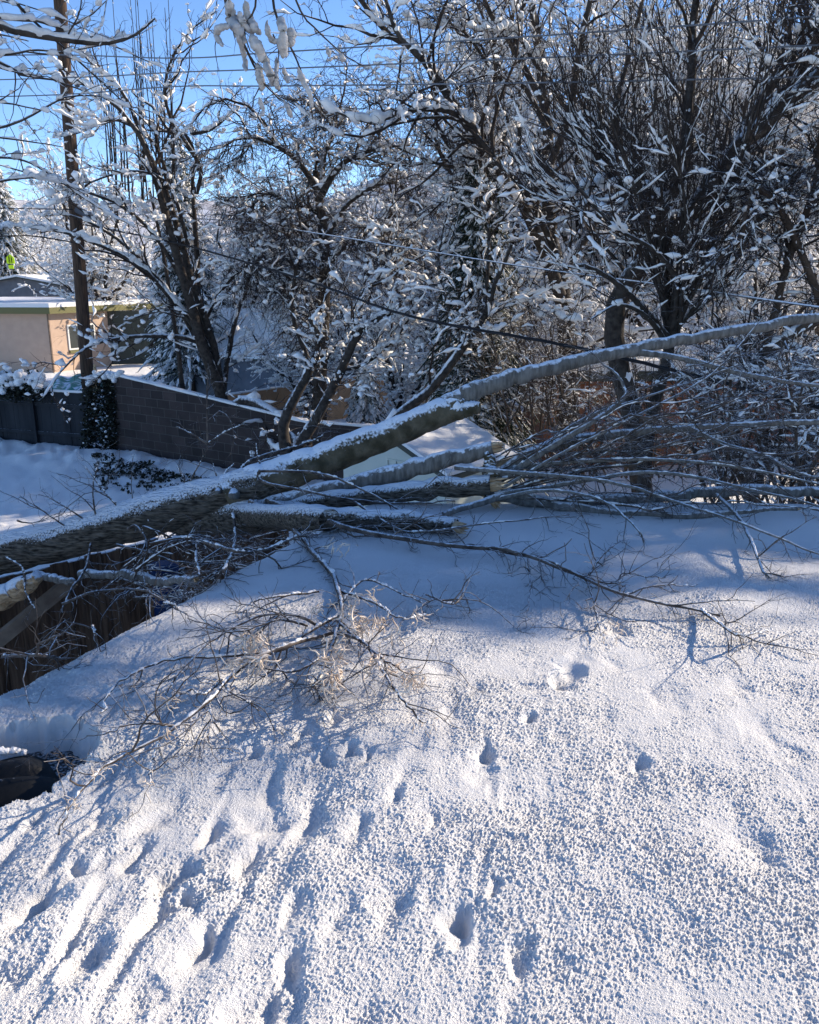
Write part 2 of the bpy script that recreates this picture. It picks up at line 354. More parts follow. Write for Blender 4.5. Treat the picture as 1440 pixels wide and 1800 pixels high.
# ------------------------------------------------------------------ the snow-covered roof under the viewer
ZR = 3.0
def xe(y): return -1.69 + .469 * (y - 3.2)
YF = 6.15
HC = PZ(20, 1330, ZR)
def roof_h(x, y, fine=True):
    x = np.asarray(x, float); y = np.asarray(y, float)
    z = np.full(x.shape, ZR)
    z = z + .05 * vnoise(x / 1.3, y / 1.3, 11) + .012 * vnoise(x / .35, y / .35, 12)
    # wind-and-drip ridges running down towards the viewer, stronger on the left
    wl = np.clip((4.0 - y) / 1.3, 0, 1) * np.clip(.62 - (x + .3) * .50, .16, 1)
    q = x - .2 * y + .07 * vnoise(x / .22, y / .3, 3) + .02 * vnoise(x / .07, y / .07, 4)
    def tr(n): return -np.clip(n - .08, 0, 1) ** 1.3
    z = z + wl * (.095 * tr(vnoise(q / .085, y / .21, 13)) + .08 * tr(vnoise(q / .055, y / .17, 14)) + .07 * tr(vnoise(q / .12, y / .12, 17)) + .03 * vnoise(q / .17, y / .6, 15) + .008 * vnoise(x / .05, y / .06, 18))
    z = z + np.clip((y - 3.4) / 1., 0, 1) * .03 * vnoise(x / .5, y / .28, 16)
    # drip pits
    wx = .055 * vnoise(x / .06, y / .06, 51); wy = .055 * vnoise(x / .06, y / .06, 52)
    for (px, py, rad, dep) in PITS:
        c = PITC[(px, py)]
        m = (np.abs(x - c[0]) < rad * 4 + .1) & (np.abs(y - c[1]) < rad * 6 + .1)
        if not m.any(): continue
        dx = x[m] - c[0] + wx[m]; dy = y[m] - c[1] + wy[m]; sk_ = .40 + .35 * ((px * 7 + py) % 10) / 10
        d2 = ((dx * .98 - dy * .2) ** 2 + ((dy * .98 + dx * .2) * sk_) ** 2) / (rad * .54) ** 2
        z[m] += -dep * .95 * np.exp(-d2 * 1.1) + dep * .06 * np.exp(-(np.sqrt(d2) - 1.6) ** 2 * 4)
    # rounded eave
    e = x - xe(y) - .05 * vnoise(y / .5, x * 0, 19) - .02 * vnoise(y / .12, x * 0, 20)
    z = z - .13 * (1 - np.clip(e / .22, 0, 1)) ** 2.6
    # melt hole round the vent
    hx, hy = (x - HC[0]) , (y - HC[1])
    rr = np.hypot(hx * 1.0 / .235, (hy - .12 * hx) / .25) + .55 * vnoise(x / .09, y / .09, 21) * .5 + .3 * vnoise(x / .03, y / .03, 22) * .5
    z = np.where(rr < 1.12, z - .16 * np.clip((1.12 - rr) / .16, 0, 1) ** .8, z)
    if fine:
        g = np.clip((5.4 - y) / 1.2, .25, 1)
        u = x * .8 + y * .6; w = y * .8 - x * .6
        g = g * (.75 + 1.1 * (vnoise(x / .3, y / .22, 61) + .25 + .6 * vnoise(u / .11, w / .09, 62))).clip(.35, 1.5)
        z = z + g * (.0042 * (vnoise(u / .0058, w / .0060, 31) + .5) ** 3 + .0050 * (vnoise(w / .0039, x / .0041, 32) + .5) ** 3 + .0018 * (vnoise(u / .011, w / .012, 35) + .5) ** 2 + .0010 * vnoise(u / .019, w / .021, 33) + .004 * vnoise(w / .05, u / .055, 34))
    return z
PITS = [(810, 1615, .060, .060), (850, 1325, .055, .045), (1120, 1345, .045, .03), (935, 1262, .05, .035), (445, 1308, .05, .04), (615, 1312, .045, .035),
        (570, 1325, .05, .03), (240, 1490, .06, .035), (300, 1530, .06, .045), (270, 1600, .05, .035), (330, 1560, .03, .02), (120, 1520, .05, .035),
        (645, 1316, .03, .02), (370, 1450, .05, .035), (440, 1500, .05, .03), (520, 1290, .05, .03), (1000, 1180, .08, .04), (985, 1200, .07, .04), (690, 1400, .04, .02), (60, 1580, .06, .04),
        (590, 1250, .05, .03), (760, 1440, .03, .012), (860, 1560, .03, .015), (520, 1700, .05, .035), (350, 1640, .05, .04), (150, 1680, .06, .04), (1085, 1105, .08, .03), (920, 1680, .04, .02)]
_r = random.Random(3)
PITS += [(_r.uniform(-40, 720), _r.uniform(1400, 1830), _r.uniform(.06, .10), _r.uniform(.012, .024)) for _ in range(14)]
PITS += [(_r.uniform(500, 1440), _r.uniform(1150, 1500), _r.uniform(.06, .12), _r.uniform(.006, .014)) for _ in range(26)]
PITC = {(p[0], p[1]): PZ(p[0], p[1], ZR) for p in PITS}

house = empty('snowy_roof_house', (0, 3, 0), 'low house roof under deep white snow, its left eave running away beneath the fallen tree', 'house')
def rx(y, n):
    l = xe(y); a = max(l + .05, -(.49 * y + .32)); r_ = max(.49 * y + .34, a + 1.0); nl = 24; nr = 30; k = n - nl - nr
    return np.concatenate([np.linspace(l, a, nl, endpoint=False), np.linspace(a, r_, k), r_ + (9. - r_) * (np.linspace(0, 1, nr + 1)[1:]) ** 1.7])
ysr = np.concatenate([np.linspace(-1.5, 1.25, 12)[:-1], np.geomspace(1.25, YF, 1500)])
NC = 1500
V = np.concatenate([np.stack([rx(y, NC), np.full(NC, y), np.zeros(NC)], 1) for y in ysr])
V[:, 2] = roof_h(V[:, 0], V[:, 1])
# far side rolls over and down
fr = np.clip((V[:, 1] - (YF - .35)) / .35, 0, 1); V[:, 2] -= .12 * fr ** 2.5
R = len(ysr)
i = np.arange(R - 1)[:, None] * NC + np.arange(NC - 1)[None]
Q = np.stack([i, i + 1, i + NC + 1, i + NC], -1).reshape(-1, 4)
# skirts
le = V[0::NC][:R].copy(); le[:, 2] = ZR - .26; fe = V[-NC:].copy(); fe[:, 2] = ZR - .26
o1 = len(V); o2 = o1 + R
V = np.vstack([V, le, fe])
a_ = np.arange(R - 1); Q1 = np.stack([a_ * NC, (a_ + 1) * NC, o1 + a_ + 1, o1 + a_], -1)
b_ = np.arange(NC - 1); s_ = (R - 1) * NC; Q2 = np.stack([s_ + b_ + 1, s_ + b_, o2 + b_, o2 + b_ + 1], -1)
M_ROOFSNOW = mat('roof_snow', (.89, .87, .845), .7, bump=.008, bscale=360, spec=.3)
snow_obj = link('snow_blanket', mesh_np('snow_blanket', V - np.array([0, 3, 0]), np.vstack([Q, Q1, Q2]), M_ROOFSNOW), house)
b = Bag()
A0 = np.array((xe(-1.5) + .06, -1.5)); A1 = np.array((xe(YF - .02) + .06, YF - .04))
b.hexa([(A0[0], A0[1], ZR - .34), (9, A0[1], ZR - .34), (9, A1[1], ZR - .34), (A1[0], A1[1], ZR - .34),
        (A0[0], A0[1], ZR - .145), (9, A0[1], ZR - .145), (9, A1[1], ZR - .145), (A1[0], A1[1], ZR - .145)])
b.build('roof_deck', M_SHINGLE, house, (0, 3, 0), smooth=False)
b = Bag(); 
b.hexa([(A0[0] + .4, A0[1], 0), (9, A0[1], 0), (9, A1[1] - .3, 0), (A1[0] + .4, A1[1] - .3, 0),
        (A0[0] + .4, A0[1], ZR - .342), (9, A0[1], ZR - .342), (9, A1[1] - .3, ZR - .342), (A1[0] + .4, A1[1] - .3, ZR - .342)])
b.build('wall', M_DECK, house, (0, 3, 0), smooth=False)
# vent: a dark plastic hood with a ribbed lid, edge dusted with snow
vb = Bag(); vx, vy = PZ(12, 1352, ZR - .06)[:2]
dirv = np.array([.86, .50, 0]); per = np.array([-.50, .86, 0]); upv = np.array([0, 0, 1.])
c0 = np.array([vx - .03, vy, ZR - .15])
uu, vv = np.meshgrid(np.linspace(-1, 1, 44), np.linspace(-1, 1, 36)); hgt_ = (1 - np.abs(uu) ** 3.2) ** .8 * (1 - np.abs(vv) ** 2.6) ** .8
zz = .085 * hgt_ - .028 * np.exp(-((vv + .1 + .25 * uu) / .13) ** 2) * hgt_ - .018 * np.exp(-((vv - .55 + .12 * uu) / .08) ** 2) * hgt_ + .02 * vv * hgt_
Vd = c0 + (dirv * (.185)) * (uu * (1 - .12 * vv))[..., None] + (per * .145) * (vv + .10 * uu ** 2)[..., None] + upv * zz[..., None]
i = np.arange(35)[:, None] * 44 + np.arange(43)[None]
vo = link('roof_vent', mesh_np('roof_vent', Vd.reshape(-1, 3) - np.array([0, 3, 0]), np.stack([i, i + 1, i + 45, i + 44], -1).reshape(-1, 4), M_VENT), house)
vs = Bag(); q = crom([c0 - dirv * .16 + per * .10 + upv * .085, c0 + per * .105 + upv * .10, c0 + dirv * .10 + per * .10 + upv * .075], 30)
q += rng.normal(0, .003, q.shape); vs.tube(q, .016 + .006 * rng.random(30) - np.linspace(0, .008, 30), 9)
vs.build('snow_rim', M_SNOW, vo, (0, 3, 0))

# ------------------------------------------------------------------ block wall, dark fence, near fence
def wall_obj(name, A, B, zt0, zt1, th, m, label, catg, parts=True):
    A = np.array(A, float); B = np.array(B, float); d = B - A; L = np.hypot(*d); ang = math.atan2(d[1], d[0])
    root = empty(name, (A[0], A[1], 0), label, catg); root.rotation_euler = (0, 0, ang)
    b = Bag(); b.hexa([(0, -th, -.3), (L, -th, -.3), (L, th, -.3), (0, th, -.3), (0, -th, zt0), (L, -th, zt1), (L, th, zt1), (0, th, zt0)])
    b.build('wall_face', m, root, smooth=False)
    s = Bag(); n = max(int(L * 6), 8); t = np.linspace(0, 1, n)
    pts = np.stack([t * L, 0 * t, zt0 + (zt1 - zt0) * t + .02], 1); 
    for kk in (-.4, .4):
        p2 = pts.copy(); p2[:, 1] += kk * th; s.tube(p2, th * .38 * (1 + .35 * rng.normal(0, .6, n)).clip(.3, 1.5), 7)
    s.build('snow_cap', M_SNOWC, root)
    return root, L
pa, pb = P(186, 655, 22.8), P(545, 744, 18.95)
wall_obj('block_wall', pa[:2], pb[:2], pa[2], pb[2], .11, M_BLOCK, 'dark grey concrete block wall with snow along its top, right of the utility pole', 'wall')
pa, pb = P(552, 742, 18.9), P(820, 766, 17.6)
wall_obj('low_wall', pa[:2], pb[:2], pa[2], pb[2] , .10, M_BLOCK, 'low dark wall with a snow strip on top, behind the pale shed', 'wall')

def panel_fence(name, A, B, zt0, zt1, label, m, nb, rails, post_n):
    A = np.array(A, float); B = np.array(B, float); d = B - A; L = np.hypot(*d); ang = math.atan2(d[1], d[0])
    root = empty(name, (A[0], A[1], 0), label, 'fence'); root.rotation_euler = (0, 0, ang)
    b = Bag(); w = L / nb
    for k in range(nb):
        zt = zt0 + (zt1 - zt0) * (k + .5) / nb + random.uniform(-.012, .012); y = random.uniform(-.004, .004)
        b.bx(k * w + .002, (k + 1) * w - .002, -.012 + y * 2, .012 + y * 2, -.05, zt)
    b.build('boards', m, root, smooth=False)
    for z in rails:
        r_ = Bag(); r_.bx(0, L, -.055, -.014, z - .045, z + .045); r_.build('rail', m, root, smooth=False)
    for k in range(post_n):
        x = L * k / (post_n - 1); r_ = Bag(); r_.bx(x - .05, x + .05, -.11, -.056, -.05, zt0 + (zt1 - zt0) * k / (post_n - 1) + .05); r_.build('post', m, root, smooth=False)
    s = Bag(); n = int(L * 8); t = np.linspace(0, 1, n)
    s.tube(np.stack([t * L, 0 * t - .02, zt0 + (zt1 - zt0) * t + .01], 1), .035 * (1 + .4 * rng.normal(0, .7, n)).clip(.2, 1.8), 6)
    if name != 'wooden_fence': s.build('snow_cap', M_SNOWC, root)
    return root, L
pa, pb = P(-120, 676, 24.6), P(152, 690, 22.9)
panel_fence('board_fence', pa[:2], pb[:2], pa[2], pb[2], 'dark painted board fence at the far left edge of the yard', M_FENCED, 34, (.35, 1.15), 4)
fa = np.array([-4.4, 5.2]); fb = np.array([-1.35, 8.4])
nf, Lf = panel_fence('wooden_fence', fa, fb, 2.27, 2.27, 'brown wooden plank fence with a diagonal brace, under the fallen trunk', M_FENCEB, 30, (.35,), 4)
br_ = Bag(); w0 = P(-60, 1172, 5.9); w1 = P(125, 1022, 6.25)
dl = (w1 - w0); dn = dl / np.linalg.norm(dl); pp = np.cross(dn, [.72, -.69, 0]); pp /= np.linalg.norm(pp)
br_.box((w0 + w1) / 2, dl / 2, pp * .055, np.cross(dn, pp) * .022)
bo = br_.build('brace', M_RAIL, None, smooth=False)
bo.parent = nf; bo.matrix_parent_inverse = nf.matrix_basis.inverted()

# ------------------------------------------------------------------ leaf clusters (ivy, ground cover)
def leaves(name, centres, n, spread, size, m, parent=None, label=None, catg=None, kind=None):
    C = np.asarray(centres, float); idx = rng.integers(0, len(C), n)
    c = C[idx] + rng.normal(0, 1, (n, 3)) * np.asarray(spread)
    a = rng.normal(size=(n, 3)); a /= np.linalg.norm(a, axis=1, keepdims=True); bb = np.cross(a, rng.normal(size=(n, 3))); bb /= np.linalg.norm(bb, axis=1, keepdims=True)
    s = size * (.5 + rng.random((n, 1))); cc = np.cross(a, bb) * s * .25
    V = np.stack([c - a * s, c + bb * s * .6 + cc, c + a * s, c - bb * s * .6 + cc], 1).reshape(-1, 3)
    Q = np.arange(n * 4).reshape(-1, 4)
    o = link(name, mesh_np(name, V, Q, m), parent)
    if label: tag(o, label, catg)
    if kind: o['kind'] = kind
    return o
def blobs(bag, C, r, K=6):
    """lumpy snow pats"""
    C = np.asarray(C, float); n = len(C); r = np.asarray(r, float)
    d = rng.normal(size=(n, 3)); d[:, 2] *= .15; d /= np.linalg.norm(d, axis=1, keepdims=True)
    t = np.array([-1, -.75, -.2, .35, .8, 1.]) ; pr = np.sqrt(np.clip(1 - t ** 2, 0, 1)) * .8
    pts = C[:, None] + d[:, None] * (r[:, None] * t[None])[:, :, None] * 1.25
    bag.tubes(pts, r[:, None] * pr[None] * (.8 + .4 * rng.random((n, 6))), K)

iv = empty('ivy', P(178, 800, 22.6), 'dark ivy hanging where the board fence meets the block wall', 'ivy')
cs = [P(x, y, 22.45) for x in range(152, 205, 8) for y in range(672, 800, 9)]
lo = leaves('foliage', np.array(cs) - np.array(iv.location), 2600, (.07, .05, .08), .05, M_IVY, iv)
sb = Bag(); cc = np.array([cs[k] for k in rng.integers(0, len(cs), 14)]) + rng.normal(0, .09, (14, 3)); cc[:, 1] -= .12; blobs(sb, cc, .02 + .025 * rng.random(14)); 
cc = np.array([P(x, 662 + rng.normal(0, 5), 22.4) for x in np.linspace(155, 215, 22)]); blobs(sb, cc, .05 + .06 * rng.random(22))
sb.build('snow', M_SNOWC, iv, iv.location)
iv = empty('snowy_hedge', P(20, 690, 23), 'leafy hedge piled with snow over the board fence at the left edge', 'hedge')
cs = [P(x, y, 23.1) for x in range(-60, 78, 7) for y in range(664, 700, 6)]
leaves('foliage', np.array(cs) - np.array(iv.location), 2600, (.08, .12, .09), .05, M_IVY, iv)
sb = Bag(); cc = np.array([P(rng.uniform(-70, 78), 668 + rng.normal(0, 8), 23 + rng.normal(0, .12)) for _ in range(150)]); blobs(sb, cc, .06 + .09 * rng.random(150))
sb.build('snow', M_SNOWC, iv, iv.location)
cs = []
for _ in range(330):
    x = rng.uniform(165, 400); y = 790 + (x - 160) * .19 + rng.uniform(-4, 46) * rng.random() ** .6; q = PZ(x, y, .24); q[2] = gz(q[0], q[1]) + .03; cs.append(q)
leaves('ground_cover', cs, 2600, (.04, .05, .02), .04, M_IVY, kind='stuff')

# ------------------------------------------------------------------ houses
def face(bag, p0, p1, z0, z1, th=.1):
    """wall from p0 to p1 (xy); thickness behind"""
    p0 = np.array(p0, float)[:2]; p1 = np.array(p1, float)[:2]; d = p1 - p0; L = np.hypot(*d); d /= L; n = np.array([d[1], -d[0]])
    q = p0 - n * th; r = p1 - n * th
    bag.hexa([(*p0, z0), (*p1, z0), (*r, z0), (*q, z0), (*p0, z1), (*p1, z1), (*r, z1), (*q, z1)])
    return d, n, L
hc = P(84, 540, 42.0)     # near corner
bh = empty('beige_house', (hc[0], hc[1], 0), 'beige stucco house with a flat snowy roof and olive fascia behind the utility pole', 'house')
W = Bag(); c2 = hc[:2]
dl_ = np.array([-.995, .10]); dr = np.array([.45, .893])      # left wall and right wall directions
ze = hc[2] - .30
far_l = c2 + dl_ * 12; far_r = c2 + dr * 3.7
W.hexa([(*far_l, -.2), (*c2, -.2), (*far_r, -.2), (*(far_l + dr * 4.3), -.2), (*far_l, ze), (*c2, ze), (*far_r, ze), (*(far_l + dr * 4.3), ze)])
W.build('wall', M_STUCCO, bh, bh.location, smooth=False)
ov = .45
def rim(z0, z1, e, far=12.):
    c = c2 - dl_ * e - dr * e; fl = c + dl_ * (far + 2 * e); frr = c + dr * (11 + 2 * e)
    return [(*fl, z0), (*c, z0), (*frr, z0), (*(fl + dr * (11 + 2 * e)), z0), (*fl, z1), (*c, z1), (*frr, z1), (*(fl + dr * (11 + 2 * e)), z1)]
W = Bag(); W.hexa(rim(ze + .003, ze + .30, ov)); W.build('fascia', M_OLIVE, bh, bh.location, smooth=False)
W = Bag(); W.hexa(rim(ze + .303, ze + .50, ov - .02)); W.build('roof_snow', M_SNOW, bh, bh.location, smooth=False)
def on_right(u0, u1, z0, z1, out, th):
    n = np.array([dr[1], -dr[0]]); a = c2 + dr * u0 + n * out; b2 = c2 + dr * u1 + n * out; c = a - n * th; d = b2 - n * th
    return [(*a, z0), (*b2, z0), (*d, z0), (*c, z0), (*a, z1), (*b2, z1), (*d, z1), (*c, z1)]
# window on the sunlit wall
wf = Bag()
for (u0, u1, z0, z1) in ((1.0, 2.75, .95, 1.03), (1.0, 2.75, 2.1, 2.18), (1.0, 1.08, 1.03, 2.1), (2.67, 2.75, 1.03, 2.1), (1.62, 1.70, 1.03, 2.1)): wf.hexa(on_right(u0, u1, z0, z1, .05, .06))
wo_ = wf.build('window', M_WHITE, bh, bh.location, smooth=False)
wf = Bag(); wf.hexa(on_right(1.085, 2.665, 1.035, 2.095, .02, .03)); wf.build('pane', M_GLASS, wo_, (0, 0, 0) if False else bh.location, smooth=False)
wf = Bag(); wf.hexa(on_right(1.0, 1.9, .80, .93, .10, .1)); wf.build('sill', M_OLIVE, wo_, bh.location, smooth=False)
wf = Bag(); pcorner = c2 - dr * .03 + np.array([-.02, -.05]); wf.tube([(*pcorner, -.1), (*pcorner, ze)], .04, 6); wf.build('downspout', M_RAIL, bh, bh.location)
# plain dark panel standing in for the dark area right of it
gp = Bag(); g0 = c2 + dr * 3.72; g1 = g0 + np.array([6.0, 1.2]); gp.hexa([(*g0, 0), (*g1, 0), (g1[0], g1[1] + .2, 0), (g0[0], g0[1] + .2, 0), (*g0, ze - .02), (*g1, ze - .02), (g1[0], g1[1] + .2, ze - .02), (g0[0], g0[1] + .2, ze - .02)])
gp.build('dark_panel', M_SHEDT, bh, bh.location, smooth=False)

def gable_house(name, c, ax, ay, w, l, zw, zr, label, m_wall, oh=.3, snow=.14, m_trim=None):
    """c centre xy; ax unit along gable width; ay unit along ridge"""
    root = empty(name, (c[0], c[1], 0), label, 'house' if w > 3 else 'shed')
    c = np.zeros(2); ax = np.array(ax); ay = np.array(ay)
    def pt(u, v, z): q = c + ax * u + ay * v; return (q[0], q[1], z)
    b = Bag(); h = w / 2
    b.hexa([pt(-h, -l, -.3), pt(h, -l, -.3), pt(h, l, -.3), pt(-h, l, -.3), pt(-h, -l, zw), pt(h, -l, zw), pt(h, l, zw), pt(-h, l, zw)])
    o = b.n; b.V.append(np.array([pt(-h, -l, zw), pt(h, -l, zw), pt(0, -l, zr), pt(-h, l, zw), pt(h, l, zw), pt(0, l, zr)])); b.n += 6
    b.Q.append(np.array([[0, 1, 2, 2], [3, 5, 4, 4]]) + o)
    b.build('wall', m_wall, root, smooth=False)
    sl_ = (zr - zw) / h
    for nm, t0, t1, m_, e in (('roof', .004, .07, m_trim or M_SHEDT, 0), ('roof_snow', .074, .07 + snow, M_SNOW, -.02)):
        b = Bag()
        for sgn in (-1, 1):
            u = (h + oh + e) * sgn; ze_ = zw - sl_ * (oh + e)
            vs_ = [pt(0, -l - oh - e, zr + t0), pt(u, -l - oh - e, ze_ + t0), pt(u, l + oh + e, ze_ + t0), pt(0, l + oh + e, zr + t0),
                   pt(0, -l - oh - e, zr + t1), pt(u, -l - oh - e, ze_ + t1), pt(u, l + oh + e, ze_ + t1), pt(0, l + oh + e, zr + t1)]
            b.hexa(vs_)
        b.build(nm, m_, root, smooth=False)
    return root
q = P(60, 520, 62)
gable_house('grey_house', (q[0], q[1]), (.97, .22), (-.22, .97), 13, 5, 3.1, 4.35, 'grey gabled house with blue-white snow roof behind the beige house', M_GREY)
q = P(470, 610, 36)
gable_house('hidden_house', (q[0], q[1]), (.5, .86), (-.86, .5), 6, 3, 1.6, 3.0, 'low house whose snowy roof shows between the two wall-side trees', M_GREY)
q = P(1150, 640, 21)
bk = empty('brick_house', (q[0], q[1], 0), 'orange brick house glimpsed through the thicket on the right', 'house')
b = Bag(); b.bx(-2.6, 4.5, 0, 4, -.2, 2.1); b.build('wall', M_BRICK, bk, smooth=False)
b = Bag(); b.bx(-3, 4.9, -.4, 4.4, 2.103, 2.35); b.build('roof', M_SHEDT, bk, smooth=False)
b = Bag(); b.bx(-2.9, 4.8, -.38, 4.4, 2.353, 2.6); b.build('roof_snow', M_SNOW, bk, smooth=False)
# tan garden wall running away, sunlit
a, c = P(318, 660, 23.8), P(800, 640, 33)
wall_obj('tan_wall', a[:2], c[:2], 1.15, 1.35, .08, M_TAN, 'sunlit tan garden wall seen between tree trunks beyond the block wall', 'wall')
# shed
ax = np.array([.78, -.62]); ay = np.array([.62, .78])
pk = np.array([-.176, 13.0]); cen = pk + ay * .95 - ax * .12
shed = gable_house('garden_shed', cen, ax, ay, 2.1, .95, 1.64, 2.10, 'small pale garden shed with snowy gable roof behind the fallen trunk', M_SHED, oh=.07, snow=.06)
b = Bag()
def sp(u, z, o): q = ax * u - ay * (.95 + o); return (q[0], q[1], z)
for (u0, u1, z0, z1) in ((-.1, .26, 1.55, 1.57), (-.1, .26, 1.79, 1.81), (-.1, -.08, 1.57, 1.79), (.24, .26, 1.57, 1.79), (.07, .09, 1.57, 1.79)):
    b.hexa([sp(u0, z0, .02), sp(u1, z0, .02), sp(u1, z0, .004), sp(u0, z0, .004), sp(u0, z1, .02), sp(u1, z1, .02), sp(u1, z1, .004), sp(u0, z1, .004)])
b.build('vent_frame', M_SHED, shed, smooth=False)

# ------------------------------------------------------------------ pole, wires, sign, tarp, bin
pb0 = P(160, 745, 24.2); pt0 = P(101, -60, 23.6)
pole = empty('utility_pole', (pb0[0], pb0[1], 0), 'leaning brown wooden utility pole behind the board fence', 'utility pole')
b = Bag(); pts = crom([(pb0[0] + .02, pb0[1], -.1), pb0, (pb0 + pt0) / 2, pt0], 24); rr = np.linspace(.19, .15, 24); b.tube(pts, rr, 14, cap=True)
b.build('shaft', M_POLE, pole, pole.location)
b = Bag()
for (x0, y0, x1, y1) in ((135, 368, 172, 386), (128, 128, 136, 150)):
    b = Bag(); b.tube([P(x0, y0, 23.6), P(x1, y1, 23.4)], .09 if x1 > 150 else .07, 8, cap=True); b.build('hardware', M_GREY, pole, pole.location)
b = Bag(); b.tube([P(166, 640, 23.75), P(170, 680, 23.75), P(168, 702, 23.75)], [.03, .10, .02], 8); b.build('split_wood', M_WOODIN, pole, pole.location)

def wire(name, pix, Y0, Y1, r, m, label, N=60, frost=0):
    pts = crom([P(p[0], p[1], Y0 + (Y1 - Y0) * i / (len(pix) - 1)) for i, p in enumerate(pix)], N)
    b = Bag(); b.tube(pts, r, 6); o = b.build(name, m); tag(o, label, 'wire'); return o
wire('overhead_wire', [(-400, 135), (0, 98), (307, 102), (480, 92), (960, 62), (1440, 28), (2000, -20)], 19, 9, .0105, M_WIRE, 'topmost of the three overhead wires crossing the blue sky')
wire('overhead_wire', [(-400, 150), (100, 137), (307, 127), (480, 121), (960, 101), (1440, 79), (2000, 50)], 19, 9, .0105, M_WIRE, 'middle one of the three overhead wires crossing the blue sky')
wire('overhead_wire', [(-400, 176), (60, 168), (307, 152), (480, 151), (960, 145), (1440, 135), (2000, 125)], 19, 9, .0105, M_WIRE, 'lowest of the three overhead wires crossing the blue sky')
wire('overhead_wire', [(-300, 362), (0, 366), (128, 368)], 20, 23.5, .014, M_CABLE, 'dark wire reaching the pole from the left, upper of two')
wire('overhead_wire', [(-300, 420), (0, 415), (60, 415), (140, 428)], 20, 23.5, .018, M_CABLE, 'dark wire sagging to the pole from the left, lower of two')
wire('frosted_wire', [(150, 372), (400, 388), (570, 412), (900, 465), (1160, 500), (1440, 540), (1900, 600)], 23.5, 5.5, .014, M_WIREF, 'frosted pale wire sloping down right from the pole across the trees')
wire('guy_wire', [(110, 130), (300, 228), (450, 325), (560, 395), (700, 480)], 23.5, 17, .009, M_CABLE, 'thin dark wire slanting down right from high on the pole')
cb_ = empty('twisted_cable', P(150, 395, 23.5), 'thick black twisted cable sagging from the pole behind the leaning grey trunk', 'cable')
path = crom([P(*p, Y) for p, Y in (((150, 395), 23.5), ((300, 425), 20), ((420, 457), 17.5), ((560, 500), 15), ((720, 555), 12.5), ((1000, 608), 10), ((1240, 665), 8.6), ((1440, 716), 7.6), ((1800, 800), 6.5))], 260)
for k in range(3):
    a = np.linspace(0, 75, 260) + k * 2.1; off = np.stack([0 * a, np.cos(a), np.sin(a)], 1) * .012
    b = Bag(); b.tube(path + off, .010, 5); b.build('strand', M_CABLE, cb_, cb_.location)

sg = empty('crossing_sign', P(18, 470, 58), 'fluorescent yellow-green pentagon crossing sign above the grey house roof', 'sign')
sc_ = P(18, 455, 58) - np.array(sg.location)
def prism(bag, poly, y0, y1):
    n = len(poly); V = [(p[0], y0, p[1]) for p in poly] + [(p[0], y1, p[1]) for p in poly]; o = bag.n; bag.V.append(np.array(V)); bag.n += 2 * n
    c0_ = bag.n; bag.V.append(np.array([(np.mean([p[0] for p in poly]), y0, np.mean([p[1] for p in poly])), (np.mean([p[0] for p in poly]), y1, np.mean([p[1] for p in poly]))])); bag.n += 2
    for k in range(n):
        j = (k + 1) % n; bag.Q.append(np.array([[o + k, o + j, o + n + j, o + n + k], [o + j, o + k, c0_, c0_], [o + n + k, o + n + j, c0_ + 1, c0_ + 1]]))
b = Bag(); X, Z, s = sc_[0], sc_[2], .30
prism(b, [(X - s * .85, Z - s), (X + s * .85, Z - s), (X + s * .85, Z + s * .3), (X, Z + s), (X - s * .85, Z + s * .3)], -.02, .02)
b.bx(X - .16, X + .16, -.03, .01, Z - .62, Z - .38)
b.build('panel', M_SIGN, sg, smooth=False)
b = Bag()
for dx, hh in ((-.07, .26), (.08, .2)):
    b.bx(X + dx - .03, X + dx + .03, -.034, -.022, Z - .12, Z - .12 + hh); b.bx(X + dx - .025, X + dx + .025, -.034, -.022, Z - .11 + hh, Z - .06 + hh)
    b.bx(X + dx - .04, X + dx - .015, -.034, -.022, Z - .24, Z - .122); b.bx(X + dx + .015, X + dx + .04, -.034, -.022, Z - .24, Z - .122)
b.build('walking_figures', M_BLACK, sg, smooth=False)
b = Bag(); b.tube([(X, .03, Z + .2), (X, .03, -H * 1.1)], .03, 6); b.build('post', M_GREY, sg)

tp = Bag(); pa = P(95, 668, 25.5); 
gx = np.linspace(0, 1, 30); V = []
for j, v in enumerate(np.linspace(0, 1, 10)):
    for u in gx:
        p = P(95 + 125 * u, 664 - 8 * u, 27.5) * (1 - v) + P(92 + 62 * u + 0, 690, 24.3) * v
        V.append(p + np.array([0, 0, .05 * math.sin(u * 22) + .04 * math.sin(v * 9 + u * 5)]))
i = np.arange(9)[:, None] * 30 + np.arange(29)[None]
Qt = np.stack([i, i + 1, i + 31, i + 30], -1).reshape(-1, 4)
V = np.array(V); V2 = V - np.array([0, 0, .03]); tag(link('green_tarp', mesh_np('green_tarp', np.vstack([V, V2]), np.vstack([Qt, Qt[:, ::-1] + 300]), M_TARP)), 'bright green tarp with snow patches behind the board fence beside the pole', 'tarp')

bn = empty('plastic_bin', PZ(292, 1010, 1.2), 'blue plastic bin in the shadows beneath the fallen trunk', 'bin')
bp_ = P(288, 992, 6.9); bn.location = (bp_[0], bp_[1], 0)
b = Bag(); b.tube([(0, 0, 0), (0, 0, .05), (0, 0, bp_[2] - .05)], [.09, .10, .115], 20, cap=True); b.build('body', M_BIN, bn)
b = Bag(); b.tube([(0, 0, bp_[2] - .05), (0, 0, bp_[2])], [.125, .125], 20, cap=True); b.build('lid', M_BIN, bn)

